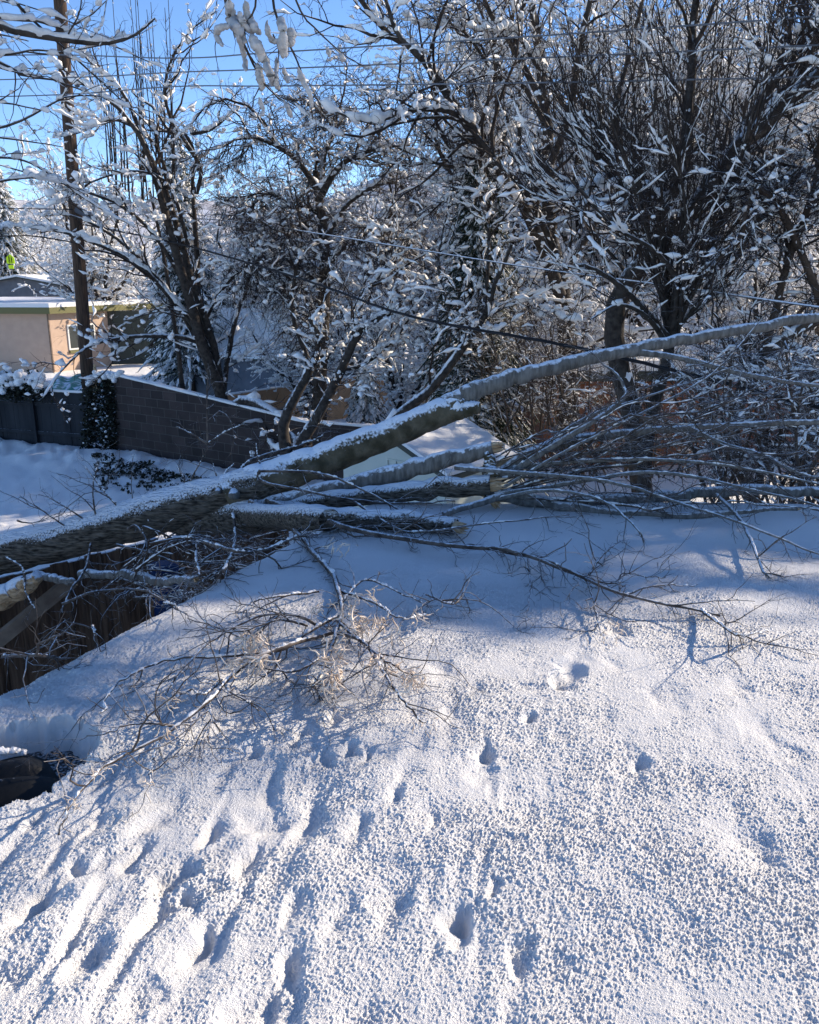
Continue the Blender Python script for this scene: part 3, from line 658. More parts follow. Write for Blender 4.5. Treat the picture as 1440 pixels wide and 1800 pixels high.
# ------------------------------------------------------------------ standing trees
D = dict
def std_levels(n1, n2, n3, L1, L2, L3, up=.5, wig=.16, ang=.75):
    return [D(n=n1, L=L1, t0=.25, ang=ang, up=up, wig=wig, npts=8, rf=.75, K=5, tip=.2),
            D(n=n2, L=L2, t0=.15, ang=.85, up=up * .6, wig=wig * 1.2, npts=6, rf=.8, tip=.25, src='all'),
            D(n=n3, L=L3, t0=.1, ang=.9, up=up * .3, wig=wig * 1.4, npts=5, rf=1.0, tip=.4, frac=.7)]

# A: many-stemmed tree growing over the block wall
Y = 21
limbs = [limb([(392, 735), (388, 690), (360, 620), (330, 520), (292, 380), (262, 270), (205, 185), (135, 140)], Y, Y - 1.5, .17, .02),
         limb([(392, 735), (386, 680), (352, 560), (345, 420), (338, 330), (350, 250)], Y, Y + .3, .12, .02),
         limb([(390, 700), (372, 600), (330, 470), (300, 360), (250, 240), (212, 160), (150, 100)], Y, Y - 1, .11, .02),
         limb([(390, 700), (400, 640), (420, 540), (470, 420), (520, 380)], Y, Y + 1.5, .08, .02),
         limb([(385, 660), (350, 600), (270, 590), (200, 595), (150, 612), (110, 650), (75, 700)], Y, Y - 2.5, .07, .012),
         limb([(385, 640), (330, 560), (250, 470), (150, 420), (60, 400), (0, 398)], Y, Y - 2, .08, .012),
         limb([(360, 620), (300, 520), (220, 430), (130, 380), (70, 380)], Y, Y - 1, .07, .012),
         limb([(350, 560), (290, 440), (220, 365), (160, 340), (90, 315), (0, 290)], Y, Y - 3, .06, .012),
         limb([(345, 340), (352, 290), (300, 210), (292, 130), (330, 60), (380, 20)], Y, Y - 1, .055, .010),
         limb([(350, 300), (330, 240), (300, 232), (270, 190), (235, 165), (235, 150)], Y, Y - .5, .05, .010),
         limb([(335, 235), (370, 228), (400, 205), (420, 190)], Y, Y, .05, .010),
         limb([(300, 330), (270, 250), (200, 210), (150, 230), (110, 240)], Y, Y - 1, .045, .008),
         limb([(330, 430), (300, 330), (240, 300), (160, 320), (120, 350)], Y - .5, Y - 2, .045, .008),
         limb([(392, 735), (430, 705), (470, 720), (500, 745), (522, 780)], Y - .4, Y - 2, .16, .11, wob=.01)]
tree('multi_stem_tree', P(392, 760, Y), 'many-stemmed bare tree laden with snow clumps, leaning over the block wall', 'tree', limbs,
     [D(n=120, L=1.6, t0=.2, ang=.7, up=.7, wig=.17, npts=8, rf=.75, K=5, tip=.2),
      D(n=800, L=.75, t0=.1, ang=.8, up=.5, wig=.2, npts=6, rf=.9, tip=.3, src='all'),
      D(n=2600, L=.28, t0=.1, ang=.9, up=.2, wig=.25, npts=4, rf=1.4, tip=.5, frac=.6)],
     D(t=[0.115, 0.12, 0.065, 0], c=[0.6, 0.25, 0.0, 0], b=(300, 0.075)))
# tall thin water shoots of tree A
lb = []
for k in range(26):
    x = rng.uniform(190, 330); x1 = x - 22 + rng.normal(0, 10); y1 = rng.uniform(-20, 150)
    lb.append(limb([(x, 330 + rng.normal(0, 40)), ((x + x1) / 2 + 4, 200), (x1, y1)], Y + rng.normal(0, .5), Y, .018, .006, N=8))
tree('shoot_cluster', P(320, 690, Y + 1.2), 'cluster of straight thin upright shoots against the sky beside the pole', 'sapling',
     [limb([(325, 705), (310, 600), (290, 460), (262, 330)], Y + 1.2, Y + .6, .07, .03, N=8)] + lb,
     [D(n=220, L=.45, t0=.1, ang=.5, up=.6, wig=.08, npts=5, rf=1.2, K=3), D(n=300, L=.15, t0=.1, ang=.6, wig=.1, npts=4, rf=2, K=3)], D(t=[.03, .05, .03], c=[-.35, -.35, -.3]))

# B: weeping crown tree
Y = 20
limbs = [limb([(565, 800), (562, 700), (568, 560), (572, 440), (560, 350), (555, 300)], Y, Y + .5, .20, .07),
         limb([(560, 350), (600, 290), (660, 262), (720, 255)], Y, Y - 1, .09, .02), limb([(562, 340), (520, 280), (460, 245), (410, 245)], Y, Y - 1, .08, .02),
         limb([(565, 330), (570, 270), (590, 220), (560, 190)], Y, Y + 1, .08, .02), limb([(570, 420), (620, 350), (690, 320), (740, 360)], Y, Y + 1, .07, .02),
         limb([(570, 440), (520, 370), (470, 340), (430, 380)], Y, Y + 1, .07, .02), limb([(565, 480), (610, 430), (660, 410), (700, 440)], Y, Y - 1.5, .06, .02),
         limb([(545, 640), (530, 600), (512, 540), (522, 470), (530, 420), (518, 330)], Y - 1, Y - 1.5, .06, .015),
         limb([(560, 560), (500, 480), (450, 450), (420, 480)], Y, Y - 1, .05, .015)]
tree('weeping_tree', P(565, 800, Y), 'dark round-headed weeping tree left of centre, its straight trunk behind the block wall', 'tree', limbs,
     [D(n=150, L=1.6, t0=.3, ang=.9, up=-.3, wig=.2, npts=8, rf=.8, K=4, tip=.2),
      D(n=2300, L=.9, t0=.1, ang=.8, up=-1.0, wig=.22, npts=7, rf=.7, tip=.3, src='all', frac=.7),
      D(n=13000, L=.36, t0=.05, ang=.7, up=-.8, wig=.28, npts=5, rf=1.2, tip=.5, frac=.35)],
     D(t=[0.11, 0.095, 0.05, 0], c=[0.5, 0.1, -0.15, 0], b=(200, 0.055)))
# C: leaning trunks
Y = 17
limbs = [limb([(520, 790), (560, 730), (600, 650), (628, 590), (655, 565), (700, 545)], Y, Y - .5, .12, .05),
         limb([(600, 650), (640, 640), (690, 600), (720, 560)], Y, Y, .05, .02), limb([(628, 600), (640, 520), (690, 450), (700, 380)], Y, Y + 1, .05, .015),
         limb([(505, 800), (500, 740), (545, 650), (560, 600), (545, 560)], Y, Y, .13, .04)]
tree('leaning_tree', P(515, 800, Y), 'leaning crooked tree whose dark trunk bends right above the low wall', 'tree', limbs,
     [D(n=60, L=1.2, t0=.3, ang=.8, up=.4, wig=.2, npts=7, rf=.8, K=4), D(n=500, L=.6, t0=.1, ang=.8, up=.2, wig=.22, npts=6, rf=.9, src='all'), D(n=1800, L=.25, ang=.9, wig=.25, npts=4, rf=1.5, frac=.6)],
     D(t=[0.08, 0.1, 0.06, 0], c=[0.5, 0.3, 0.1, 0], b=(120, 0.06)))
Y = 15.5
limbs = [limb([(640, 790), (700, 730), (760, 680), (820, 600), (850, 560), (870, 500), (900, 430)], Y, Y - .5, .11, .03),
         limb([(820, 600), (850, 560), (930, 520), (1000, 500)], Y, Y, .05, .015), limb([(780, 660), (790, 560), (770, 460), (790, 360)], Y, Y + 1, .045, .012),
         limb([(850, 555), (860, 420), (850, 330), (860, 220)], Y, Y + 1, .04, .01)]
tree('slanting_tree', P(640, 800, Y), 'slim tree slanting up to the right from behind the pale shed', 'tree', limbs,
     [D(n=60, L=1.3, t0=.3, ang=.8, up=.5, wig=.18, npts=7, rf=.7, K=4), D(n=500, L=.7, t0=.1, ang=.8, up=.3, wig=.2, npts=6, rf=.8, src='all'), D(n=1800, L=.28, ang=.9, wig=.25, npts=4, rf=1.3, frac=.6)],
     D(t=[0.08, 0.1, 0.06, 0], c=[0.5, 0.3, 0.1, 0], b=(140, 0.06)))

# D: tall tree at centre right with long bare limbs
Y = 18
limbs = [limb([(1000, 800), (1000, 640), (985, 500), (968, 400), (962, 250), (950, 120), (925, -60)], Y, Y + 1, .24, .06),
         limb([(985, 520), (950, 420), (900, 330), (850, 262), (790, 170), (740, 100), (680, 62), (620, -20)], Y, Y - 3, .13, .035),
         limb([(740, 100), (700, 60), (680, 5), (670, -40)], Y - 3, Y - 3, .05, .02),
         limb([(850, 262), (820, 210), (760, 190), (700, 200), (640, 215), (560, 180)], Y - 2, Y - 3.5, .07, .015),
         limb([(900, 330), (840, 240), (780, 205), (660, 225)], Y - 2, Y - 2.5, .06, .015),
         limb([(975, 440), (920, 330), (860, 290), (780, 290), (700, 260)], Y, Y - 2, .07, .02),
         limb([(962, 300), (1000, 200), (1020, 80), (1050, -50)], Y, Y, .09, .04), limb([(955, 180), (900, 80), (860, 20), (840, -40)], Y, Y - 1, .07, .03),
         limb([(965, 230), (920, 150), (880, 140), (820, 60), (790, 40)], Y, Y - 2, .055, .015),
         limb([(985, 480), (1040, 400), (1080, 300), (1085, 180), (1120, 40), (1140, -50)], Y, Y + 1, .10, .03),
         limb([(960, 130), (940, 110), (900, 50), (870, 60)], Y - 1, Y - 2, .045, .015)]
tree('tall_bare_tree', P(1000, 830, Y), 'tall dark bare tree right of centre with a pale limb reaching to the upper left', 'tree', limbs,
     [D(n=190, L=1.9, t0=.15, ang=.8, up=.35, wig=.2, npts=8, rf=.7, K=4, tip=.2),
      D(n=1350, L=.8, t0=.1, ang=.85, up=.1, wig=.24, npts=6, rf=.7, tip=.3, src='all', frac=.7),
      D(n=6000, L=.3, t0=.1, ang=.9, up=0, wig=.28, npts=5, rf=1.2, tip=.5, frac=.4)],
     D(t=[0.11, 0.09, 0.045, 0], c=[0.5, 0.15, -0.1, 0], b=(120, 0.05)))
# E: big spreading tree
Y = 14
limbs = [limb([(1130, 870), (1118, 760), (1090, 640), (1080, 540), (1130, 460), (1200, 390), (1290, 270), (1360, 200), (1500, 90)], Y, Y - 1, .19, .11),
         limb([(1100, 500), (1190, 320), (1212, 200), (1218, 60), (1235, -60)], Y, Y + 1, .11, .05),
         limb([(1240, 340), (1330, 190), (1400, 90), (1480, -20)], Y, Y, .09, .04),
         limb([(1130, 460), (1110, 380), (1080, 300), (1060, 280)], Y, Y - 1, .05, .015),
         limb([(1190, 400), (1150, 340), (1060, 320), (990, 345)], Y - 1, Y - 2.5, .045, .015),
         limb([(1290, 270), (1340, 250), (1390, 160), (1440, 120), (1520, 60)], Y, Y - 1, .08, .04)]
tree('spreading_tree', P(1130, 880, Y), 'broad dark tree with a thick limb slanting to the upper right', 'tree', limbs,
     [D(n=130, L=2.0, t0=.25, ang=.7, up=.8, wig=.12, npts=8, rf=.65, K=4, tip=.2),
      D(n=1050, L=1.4, t0=.1, ang=.6, up=1.1, wig=.07, npts=6, rf=.5, tip=.3, src='all', frac=.6),
      D(n=4200, L=.55, t0=.1, ang=.6, up=.6, wig=.10, npts=5, rf=.9, tip=.5, frac=.4)],
     D(t=[0.11, 0.075, 0.035, 0], c=[0.6, 0.05, -0.2, 0], b=(70, 0.05)))
# F: fan of upright shoots from a short trunk
Y = 11
limbs = [limb([(1130, 900), (1140, 760), (1170, 640), (1185, 560)], Y, Y, .10, .06)]
for k in range(21):
    x1 = rng.uniform(960, 1640); y1 = rng.uniform(-120, 260) + abs(x1 - 1250) * .2
    xm = 1185 + (x1 - 1185) * .45 + rng.normal(0, 12)
    limbs.append(limb([(1178 + rng.normal(0, 6), 590), (xm, 400 + rng.normal(0, 25)), (x1, y1)], Y, Y + rng.normal(0, .8), .022, .006))
limbs += [limb([(1180, 600), (1110, 520), (1050, 475), (1010, 465)], Y, Y - .5, .05, .02), limb([(1175, 610), (1140, 560), (1090, 535), (1040, 560)], Y, Y - 1, .04, .012),
          limb([(1180, 590), (1190, 500), (1150, 440), (1080, 400), (1020, 330)], Y, Y - 1, .04, .012)]
tree('pollard_tree', P(1130, 910, Y), 'short pollarded tree with a fan of upright shoots holding snow pillows', 'tree', limbs,
     [D(n=170, L=1.2, t0=.2, ang=.42, up=.6, wig=.06, npts=7, rf=.6, K=4, tip=.2),
      D(n=900, L=.62, t0=.1, ang=.5, up=.4, wig=.10, npts=6, rf=.7, tip=.3, src='all'),
      D(n=3800, L=.2, t0=.1, ang=.8, up=.1, wig=.25, npts=4, rf=1.1, tip=.5, frac=.45)],
     D(t=[0.045, 0.055, 0.028, 0], c=[0.1, 0.0, -0.15, 0], b=(90, 0.028)))
# G: brown trunk from lower right
Y = 10.5
limbs = [limb([(1330, 900), (1290, 760), (1330, 640), (1440, 560), (1600, 480)], Y, Y, .10, .06),
         limb([(1500, 700), (1400, 420), (1330, 330), (1300, 420), (1240, 470)], Y, Y - .5, .05, .02),
         limb([(1600, 520), (1500, 380), (1440, 300), (1380, 330), (1290, 460)], Y + 1, Y, .09, .03),
         limb([(1340, 640), (1380, 480), (1430, 330), (1450, 150), (1440, 0)], Y, Y, .05, .02)]
tree('leaning_brown_tree', P(1330, 910, Y), 'brown leaning tree at the right edge behind the fallen branches', 'tree', limbs,
     [D(n=120, L=1.1, t0=.2, ang=.7, up=.2, wig=.2, npts=7, rf=.7, K=4, tip=.2),
      D(n=900, L=.6, t0=.1, ang=.8, up=.0, wig=.22, npts=6, rf=.8, tip=.3, src='all'),
      D(n=6500, L=.24, t0=.1, ang=.9, up=0, wig=.28, npts=4, rf=1.1, tip=.5, frac=.4)],
     D(t=[0.08, 0.055, 0.028, 0], c=[0.5, 0.1, -0.1, 0], b=(60, 0.035)), m_tr=M_BROWN)

# thickets at the lower right
def thicket(label, px0, px1, ybase, ytop, Y, n, m=M_BROWN, seedn=3500, name='thicket'):
    lb = []
    for k in range(n):
        x = rng.uniform(px0, px1); x1 = x + rng.normal(0, 60); yt = rng.uniform(ytop, (ytop + ybase) / 2)
        yy = Y + rng.normal(0, .7)
        lb.append(limb([(x, ybase), ((x + x1) / 2 + rng.normal(0, 15), (ybase + yt) / 2), (x1, yt), (x1 + rng.normal(0, 40), yt + rng.uniform(-20, 50))], yy, yy + rng.normal(0, .4), .018, .006, N=8))
    tree(name, P((px0 + px1) / 2, ybase, Y), label, 'shrub', lb,
         [D(n=n * 8, L=.7, t0=.15, ang=.8, up=-.1, wig=.25, npts=7, rf=.7, K=3, tip=.3), D(n=seedn, L=.3, t0=.05, ang=.9, up=-.1, wig=.3, npts=5, rf=1., tip=.4, src='all', frac=.4),
          D(n=int(seedn * 1.4), L=.13, ang=.9, wig=.3, npts=4, rf=1.6, frac=.25)],
         D(t=[.02, .025, .02, .014], c=[.1, .1, .0, .0]), m_tr=m, m_cr=m)
thicket('dense brown thicket of bare twigs at the lower right corner of the yard', 1230, 1520, 905, 600, 9.2, 46)
thicket('snow-flecked shrub between the brick house and the fallen branches', 1010, 1230, 840, 600, 15.5, 18, seedn=1800, name='bare_shrub')
thicket('tangled snowy shrub beneath the conifer right of the shed', 860, 1010, 760, 520, 16.5, 30, name='bare_shrub')

# conifers
def conifer(name, base, h, rad, label, n=900, group=None, snow=.09, droop=-.9, cov=.55):
    root = empty(name, base, label, 'conifer', group)
    tr = Bag(); tp_ = (np.array([[[0, 0, -.3], [0, 0, h * .5], [0, 0, h]]]), np.array([[.03 * h * .5, .02 * h * .5, .02]]))
    tr.tubes(*tp_, 7)
    u = rng.random(n) ** .8; z = h * (.06 + .93 * u); az = rng.random(n) * 6.283; L = rad * (1 - u) ** .75 * rng.uniform(.6, 1.1, n) + .12
    N = 7; s = np.linspace(0, 1, N)
    pts = np.zeros((n, N, 3)); pts[:, :, 0] = np.cos(az)[:, None] * L[:, None] * s; pts[:, :, 1] = np.sin(az)[:, None] * L[:, None] * s
    pts[:, :, 2] = z[:, None] + L[:, None] * (.15 * s + droop * .55 * s ** 2)
    pts += rng.normal(0, .02, pts.shape) * h / 6
    r = np.linspace(.05, .012, N)[None] * np.ones((n, 1)) * (h / 8) ** .5
    cr = Bag(); cr.tubes(pts, r, 3)
    ln = grow((pts, r), n * 9, .30 * (h / 8) ** .5, t0=.1, ang=.8, up=-.9, wig=.2, npts=4, rf=4, tip=.3, lenw=True); cr.tubes(*ln, 3)
    sn = Bag(); snow_on(sn, (pts, r), snow, cov, K=6); snow_on(sn, ln, snow * .6, cov - .4, K=4, frac=.45, x2=False)
    tr.build('trunk', M_BROWN, root); cr.build('needles', M_NEEDLE, root); sn.build('snow', M_SNOWC, root)
    return root
def gb(px, Y): q = P(px, 500, Y); return (q[0], q[1], -.1)
def hgt(py, Y): return P(720, py, Y)[2] + .1
conifer('conifer', gb(842, 17.0), hgt(250, 17.0), 1.5, 'dark conifer with drooping snow-loaded boughs right of centre', 900, droop=-1.2, snow=.06, cov=.1)
conifer('conifer', gb(14, 64), hgt(285, 64), 4.2, 'snowy pointed conifer at the left edge of the photo', 1100, snow=.11)
conifer('conifer', gb(325, 34), hgt(240, 34), 2.0, 'snow-covered conifer rising behind the many-stemmed tree', 1000, snow=.10)
conifer('dark_evergreen', gb(815, 16.2), hgt(560, 16.2), 1.0, 'dark evergreen shrub just above the fallen trunk fork', 700, snow=.03, droop=-.4)
conifer('conifer', gb(640, 21), hgt(640, 21), .9, 'small snow-draped conifer between the leaning trunks', 350, snow=.1, droop=-1.3)

# background trees: three prototypes, then copies
def proto(h, spread, seed_label, px, Y, n=1):
    base = np.array([0, 0, 0.]); lb = []
    N = 14
    def lm(dx, dy, hh, r0): 
        pts = crom([(0, 0, -.2), (dx * .15, dy * .15, hh * .3), (dx * .55, dy * .55, hh * .65), (dx, dy, hh)], N); pts[1:] += rng.normal(0, .01 * h, (N - 1, 3)); return pts, np.linspace(r0, .02, N)
    for k in range(9):
        a = rng.random() * 6.28; d = rng.uniform(.2, 1) * spread; lb.append(lm(math.cos(a) * d, math.sin(a) * d, h * rng.uniform(.65, .95), .13))
    t = tree('background_tree', (0, 0, 0), seed_label, 'tree', lb,
             [D(n=130, L=h * .24, t0=.25, ang=.7, up=.3, wig=.18, npts=7, rf=.7, K=3), D(n=1100, L=h * .11, t0=.1, ang=.8, up=0, wig=.22, npts=5, rf=1., src='all'),
              D(n=4200, L=h * .05, ang=.9, wig=.25, npts=4, rf=1.6, frac=.9, sk=1.6)],
             D(t=[.10, .10, .085, .07], c=[.6, .6, .5, .4]), m_tr=M_BARK)
    t.location = gb(px, Y); return t
G = 'snow-laden trees beyond the gardens'
pr = [proto(9, 3.2, 'snow-white tree with a rounded top left of the pole in the distance', 165, 46),
      proto(11, 3.6, 'tall snow-white tree glowing in the sun behind the upper right branches', 1040, 38),
      proto(6, 3.4, 'low snow-covered tree behind the beige house roof', 235, 54)]
for o_ in pr: o_['group'] = G
pr[0].scale = (1.25,) * 3; pr[1].scale = (1.5,) * 3
bgl = [(0, 70, 84, 1.2, 'snowy tree over the grey house roof near the crossing sign'), (2, 420, 40, 1.3, 'snowy tree filling the gap between the two wall-side trees'),
       (1, 470, 41, .8, 'distant snowy tree whose tip pokes above the gap left of the weeping tree'), (0, 520, 36, .85, 'snowy tree directly behind the weeping tree, left part'),
       (2, 620, 33, 1.2, 'snowy tree directly behind the weeping tree, right part'), (1, 690, 40, .8, 'snowy tree behind the slanting slim tree'),
       (0, 745, 36, .8, 'snowy tree left of the dark conifer at centre'), (2, 905, 40, 1.5, 'bushy snowy tree right behind the dark conifer at centre'),
       (1, 940, 33, 1.35, 'high snowy tree behind the tall dark bare tree'), (0, 1120, 34, 1.6, 'high snowy tree behind the broad dark tree'),
       (1, 1220, 30, 1.2, 'snowy tree behind the fan of upright shoots'), (0, 1330, 34, 1.5, 'snowy tree behind the thick slanting limb'),
       (2, 1360, 25, 1.1, 'low snowy tree right of the brick house'),
       (1, 1420, 28, 1.1, 'snowy tree at the right edge of the photo'), (2, 300, 66, 1.4, 'snowy tree right of the beige house'),
       (2, 60, 75, 1.4, 'far snowy tree above the grey house ridge'), (0, 180, 80, 1.2, 'far snowy tree seen just right of the pole'), (2, 1020, 22, .9, 'low snowy tree left of the brick house'),
       (0, 610, 58, 1.3, 'distant snowy tree seen low through the weeping tree'), (2, 380, 52, 1.3, 'distant snowy tree low between the many-stemmed tree and the weeping tree'),
       (1, 130, 90, 1.3, 'farthest snowy tree left of the pole'), (0, 560, 44, 1.0, 'mid-distance snowy tree behind the weeping tree trunk'), (2, 500, 60, 1.5, 'wide distant snowy tree behind the two wall-side trees'),
       (1, 1260, 44, 1.7, 'tallest distant snowy tree above the fan of upright shoots'), (0, 1400, 46, 1.9, 'great distant snowy tree in the upper right corner'), (1, 840, 46, 1.4, 'distant snowy tree above the dark conifer at centre'),
       (2, 540, 26, .75, 'low snowy bush beyond the low wall'), (2, 700, 24, .7, 'low snowy bush beyond the pale shed')]
for k, px, Y, s, lab in bgl:
    copy_tree(pr[k], gb(px, Y), rng.random() * 6.28, s, lab, G)

# trees standing to the right whose shade falls on the roof
conifer('conifer', (12.2, 13.0, -.1), 20, 4.8, 'broad conifer right of the house, casting its shade on the roof', 850)
conifer('conifer', (17.0, 15.4, -.1), 23, 5.2, 'taller conifer beyond it to the right of the house', 800)
copy_tree(pr[1], (13.4, 17.0, 0), 2., 1.2, 'bare snowy tree among the conifers right of the house')

# ------------------------------------------------------------------ overhanging branches near the viewer
Y = 5.5
limbs = [limb([(-260, -60), (-80, 10), (0, 47), (90, 66), (180, 76), (235, 62), (272, 32)], Y, Y + .5, .032, .006, wob=.004),
         limb([(-150, 0), (0, 30), (70, 38), (140, 62), (200, 80), (290, 120)], Y, Y + .6, .012, .003),
         limb([(-200, -60), (0, -10), (50, 30), (130, 100), (230, 190), (290, 250)], Y, Y + .8, .012, .003),
         limb([(-120, 100), (0, 97), (60, 88), (120, 90), (200, 75)], Y, Y + .4, .010, .003),
         limb([(-160, 20), (0, 110), (40, 130), (110, 145), (180, 175)], Y, Y + .5, .014, .003),
         limb([(-120, 240), (0, 224), (60, 200), (110, 172), (180, 170), (230, 190)], Y, Y + .5, .010, .003),
         limb([(-120, 270), (0, 276), (50, 285), (110, 320), (160, 340)], Y, Y + 1, .010, .003),
         limb([(-100, 330), (0, 318), (60, 312), (110, 322), (180, 370), (240, 400)], Y, Y + 1.2, .010, .003),
         limb([(160, 65), (180, 40), (190, -20)], Y, Y + .3, .006, .003), limb([(120, 60), (140, 20), (145, -30)], Y, Y, .005, .003)]
limbs += [limb([(-250, -90 + 60 * k), (-60, -20 + 62 * k), (30 + 20 * k, 10 + 62 * k)], Y, Y, .012, .003) for k in range(5)]
tree('overhanging_tree', P(-330, 500, Y), 'bare branches arching in from the left edge at the top, in front of the pole', 'tree',
     limbs + [limb([(-330, 1500), (-340, 600), (-330, 200), (-250, -80)], Y, Y, .09, .04)],
     [D(n=50, L=.55, t0=.2, ang=.7, up=-.3, wig=.14, npts=8, rf=.55, K=4), D(n=160, L=.22, t0=.1, ang=.8, up=.0, wig=.2, npts=6, rf=.7, src='all'), D(n=350, L=.06, ang=.8, wig=.25, npts=4, rf=1.8, frac=.1)],
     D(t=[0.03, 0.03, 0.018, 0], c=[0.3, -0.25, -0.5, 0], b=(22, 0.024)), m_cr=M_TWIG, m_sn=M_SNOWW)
# hanging branch of snow-coated leaves, top centre
Y = 3.6
limbs = [limb([(380, -160), (395, 0), (425, 70), (455, 130), (480, 165), (520, 190)], Y, Y, .007, .002), limb([(470, -160), (480, 0), (500, 60), (520, 100), (545, 170), (550, 210)], Y + .2, Y + .2, .006, .002),
         limb([(500, -160), (520, 0), (560, 55), (610, 100), (640, 115)], Y + .3, Y + .5, .005, .002), limb([(400, 40), (385, 60), (378, 85), (385, 125)], Y, Y, .003, .001),
         limb([(430, -120), (450, 0), (430, 50), (440, 90)], Y, Y, .005, .002), limb([(480, 60), (490, 90), (485, 140), (490, 160)], Y, Y, .003, .001)]
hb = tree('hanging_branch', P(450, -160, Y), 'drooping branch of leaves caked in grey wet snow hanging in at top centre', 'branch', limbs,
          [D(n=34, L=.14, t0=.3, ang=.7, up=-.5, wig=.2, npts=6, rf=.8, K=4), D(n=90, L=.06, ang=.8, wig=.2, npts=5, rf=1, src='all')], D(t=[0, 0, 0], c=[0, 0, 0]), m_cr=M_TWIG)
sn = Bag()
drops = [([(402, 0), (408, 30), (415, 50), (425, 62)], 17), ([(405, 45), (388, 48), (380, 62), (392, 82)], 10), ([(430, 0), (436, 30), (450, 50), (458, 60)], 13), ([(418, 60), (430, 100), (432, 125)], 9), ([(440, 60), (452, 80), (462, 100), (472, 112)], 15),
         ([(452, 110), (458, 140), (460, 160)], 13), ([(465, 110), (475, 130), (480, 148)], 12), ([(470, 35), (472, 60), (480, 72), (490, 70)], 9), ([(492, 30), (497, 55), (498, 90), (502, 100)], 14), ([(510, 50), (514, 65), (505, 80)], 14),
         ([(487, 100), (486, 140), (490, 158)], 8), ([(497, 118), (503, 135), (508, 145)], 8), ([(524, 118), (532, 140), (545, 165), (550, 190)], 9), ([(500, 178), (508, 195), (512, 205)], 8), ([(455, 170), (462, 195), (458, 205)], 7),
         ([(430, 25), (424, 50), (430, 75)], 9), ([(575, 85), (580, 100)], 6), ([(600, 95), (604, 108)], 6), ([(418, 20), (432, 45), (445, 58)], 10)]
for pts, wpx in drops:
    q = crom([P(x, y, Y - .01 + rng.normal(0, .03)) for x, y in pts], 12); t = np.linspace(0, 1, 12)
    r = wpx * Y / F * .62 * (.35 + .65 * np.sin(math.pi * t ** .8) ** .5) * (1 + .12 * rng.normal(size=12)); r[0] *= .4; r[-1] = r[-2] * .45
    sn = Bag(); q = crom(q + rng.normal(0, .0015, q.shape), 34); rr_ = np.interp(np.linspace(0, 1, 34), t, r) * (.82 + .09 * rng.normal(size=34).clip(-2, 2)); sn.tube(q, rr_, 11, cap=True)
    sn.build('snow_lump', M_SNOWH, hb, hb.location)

# ------------------------------------------------------------------ the fallen tree
def YR(px, py, Y, h=.04):
    q = PZ(px, py, ZR + h)
    return min(Y, q[1]) if (q[2] < H and q[1] > 0 and q[0] > xe(q[1]) - .1 and q[1] < YF + .2 and py > 700) else Y
def L2(pts3, r0, r1, N=30, wob=.006, rn=.05):
    rm = float(np.mean(r0)); pts = crom([P(x, y, YR(x, y, Y, rm)) for x, y, Y in pts3], N); pts[1:-1] += rng.normal(0, wob, (N - 2, 3))
    r = np.interp(np.linspace(0, 1, N), np.linspace(0, 1, len(np.atleast_1d(r0))), np.atleast_1d(r0)) if np.ndim(r0) else np.linspace(r0, r1, N)
    return pts, r * (1 + rng.normal(0, rn, N))
def barky(bag, pts, r, K=40, rough=.05, cap=True):
    """log with fissured, uneven outline"""
    N = len(pts) * 5; q = crom(pts, N); rr = np.interp(np.linspace(0, 1, N), np.linspace(0, 1, len(r)), r)
    n0 = bag.n; bag.tube(q, rr, K, cap)
    V = bag.V[-1] if not cap else bag.V[-3]
    V = V.reshape(N, K, 3); s = np.linspace(0, np.linalg.norm(q[-1] - q[0]), N)[:, None]; a = np.arange(K)[None] / K
    f = vnoise(s / .16, a * 10, 41) * .9 + vnoise(s / .10, a * K / 2.2, 42) * 1.1 + .6 * vnoise(s / .035, a * K / 1.3, 43)
    f = f * np.ones((N, K)); f[:, -1] = f[:, 0]
    V += (V - q[:, None]) * (rough * 2 * f)[:, :, None]
ft = empty('fallen_tree', P(140, 1040, 6.3), 'huge snow-dusted fallen tree lying from the left edge across the fence and roof', 'fallen tree')
O = ft.location
tk = Bag()
main = L2([(-160, 1030, 6.5), (0, 975, 6.5), (150, 938, 6.45), (300, 895, 6.4), (440, 855, 6.37), (540, 818, 6.42)], [.172, .162, .162, .168, .150, .10], None, 26, .004, .02)
barky(tk, *main, K=56, rough=.030, cap=False)
# swollen fork: lower part of the trunk below the main stem
fk = L2([(250, 925, 6.5), (340, 915, 6.42), (430, 905, 6.3), (500, 905, 6.2), (580, 915, 6.05)], [.03, .12, .15, .11, .075], None, 20, .004, .03)
barky(tk, *fk, K=40, rough=.030, cap=False)
tk.build('trunk', M_FTRUNK, ft, O)
st = Bag()
m2 = L2([(400, 868, 6.35), (500, 832, 6.4), (600, 795, 6.45), (700, 757, 6.5), (780, 722, 6.55), (815, 706, 6.57)], [.15, .132, .125, .112, .105, .085], None, 30, .004, .02)
barky(st, *m2, K=40, rough=.035, cap=False); 
stub = L2([(760, 728, 6.53), (810, 722, 6.5), (842, 716, 6.48)], [.08, .062, .045], None, 10, .004, .06); barky(st, *stub, K=24, rough=.08)
st.build('stem', M_MOSS, ft, O)
st = Bag()
up_ = L2([(785, 716, 6.56), (830, 690, 6.58), (900, 664, 6.6), (980, 643, 6.65), (1100, 616, 6.7), (1240, 590, 6.8), (1440, 558, 6.95), (1700, 518, 7.1)], [.088, .072, .062, .056, .050, .045, .038, .028], None, 50, .006, .05)
barky(st, *up_, K=28, rough=.03, cap=False); st.build('upper_stem', M_GREYB, ft, O)
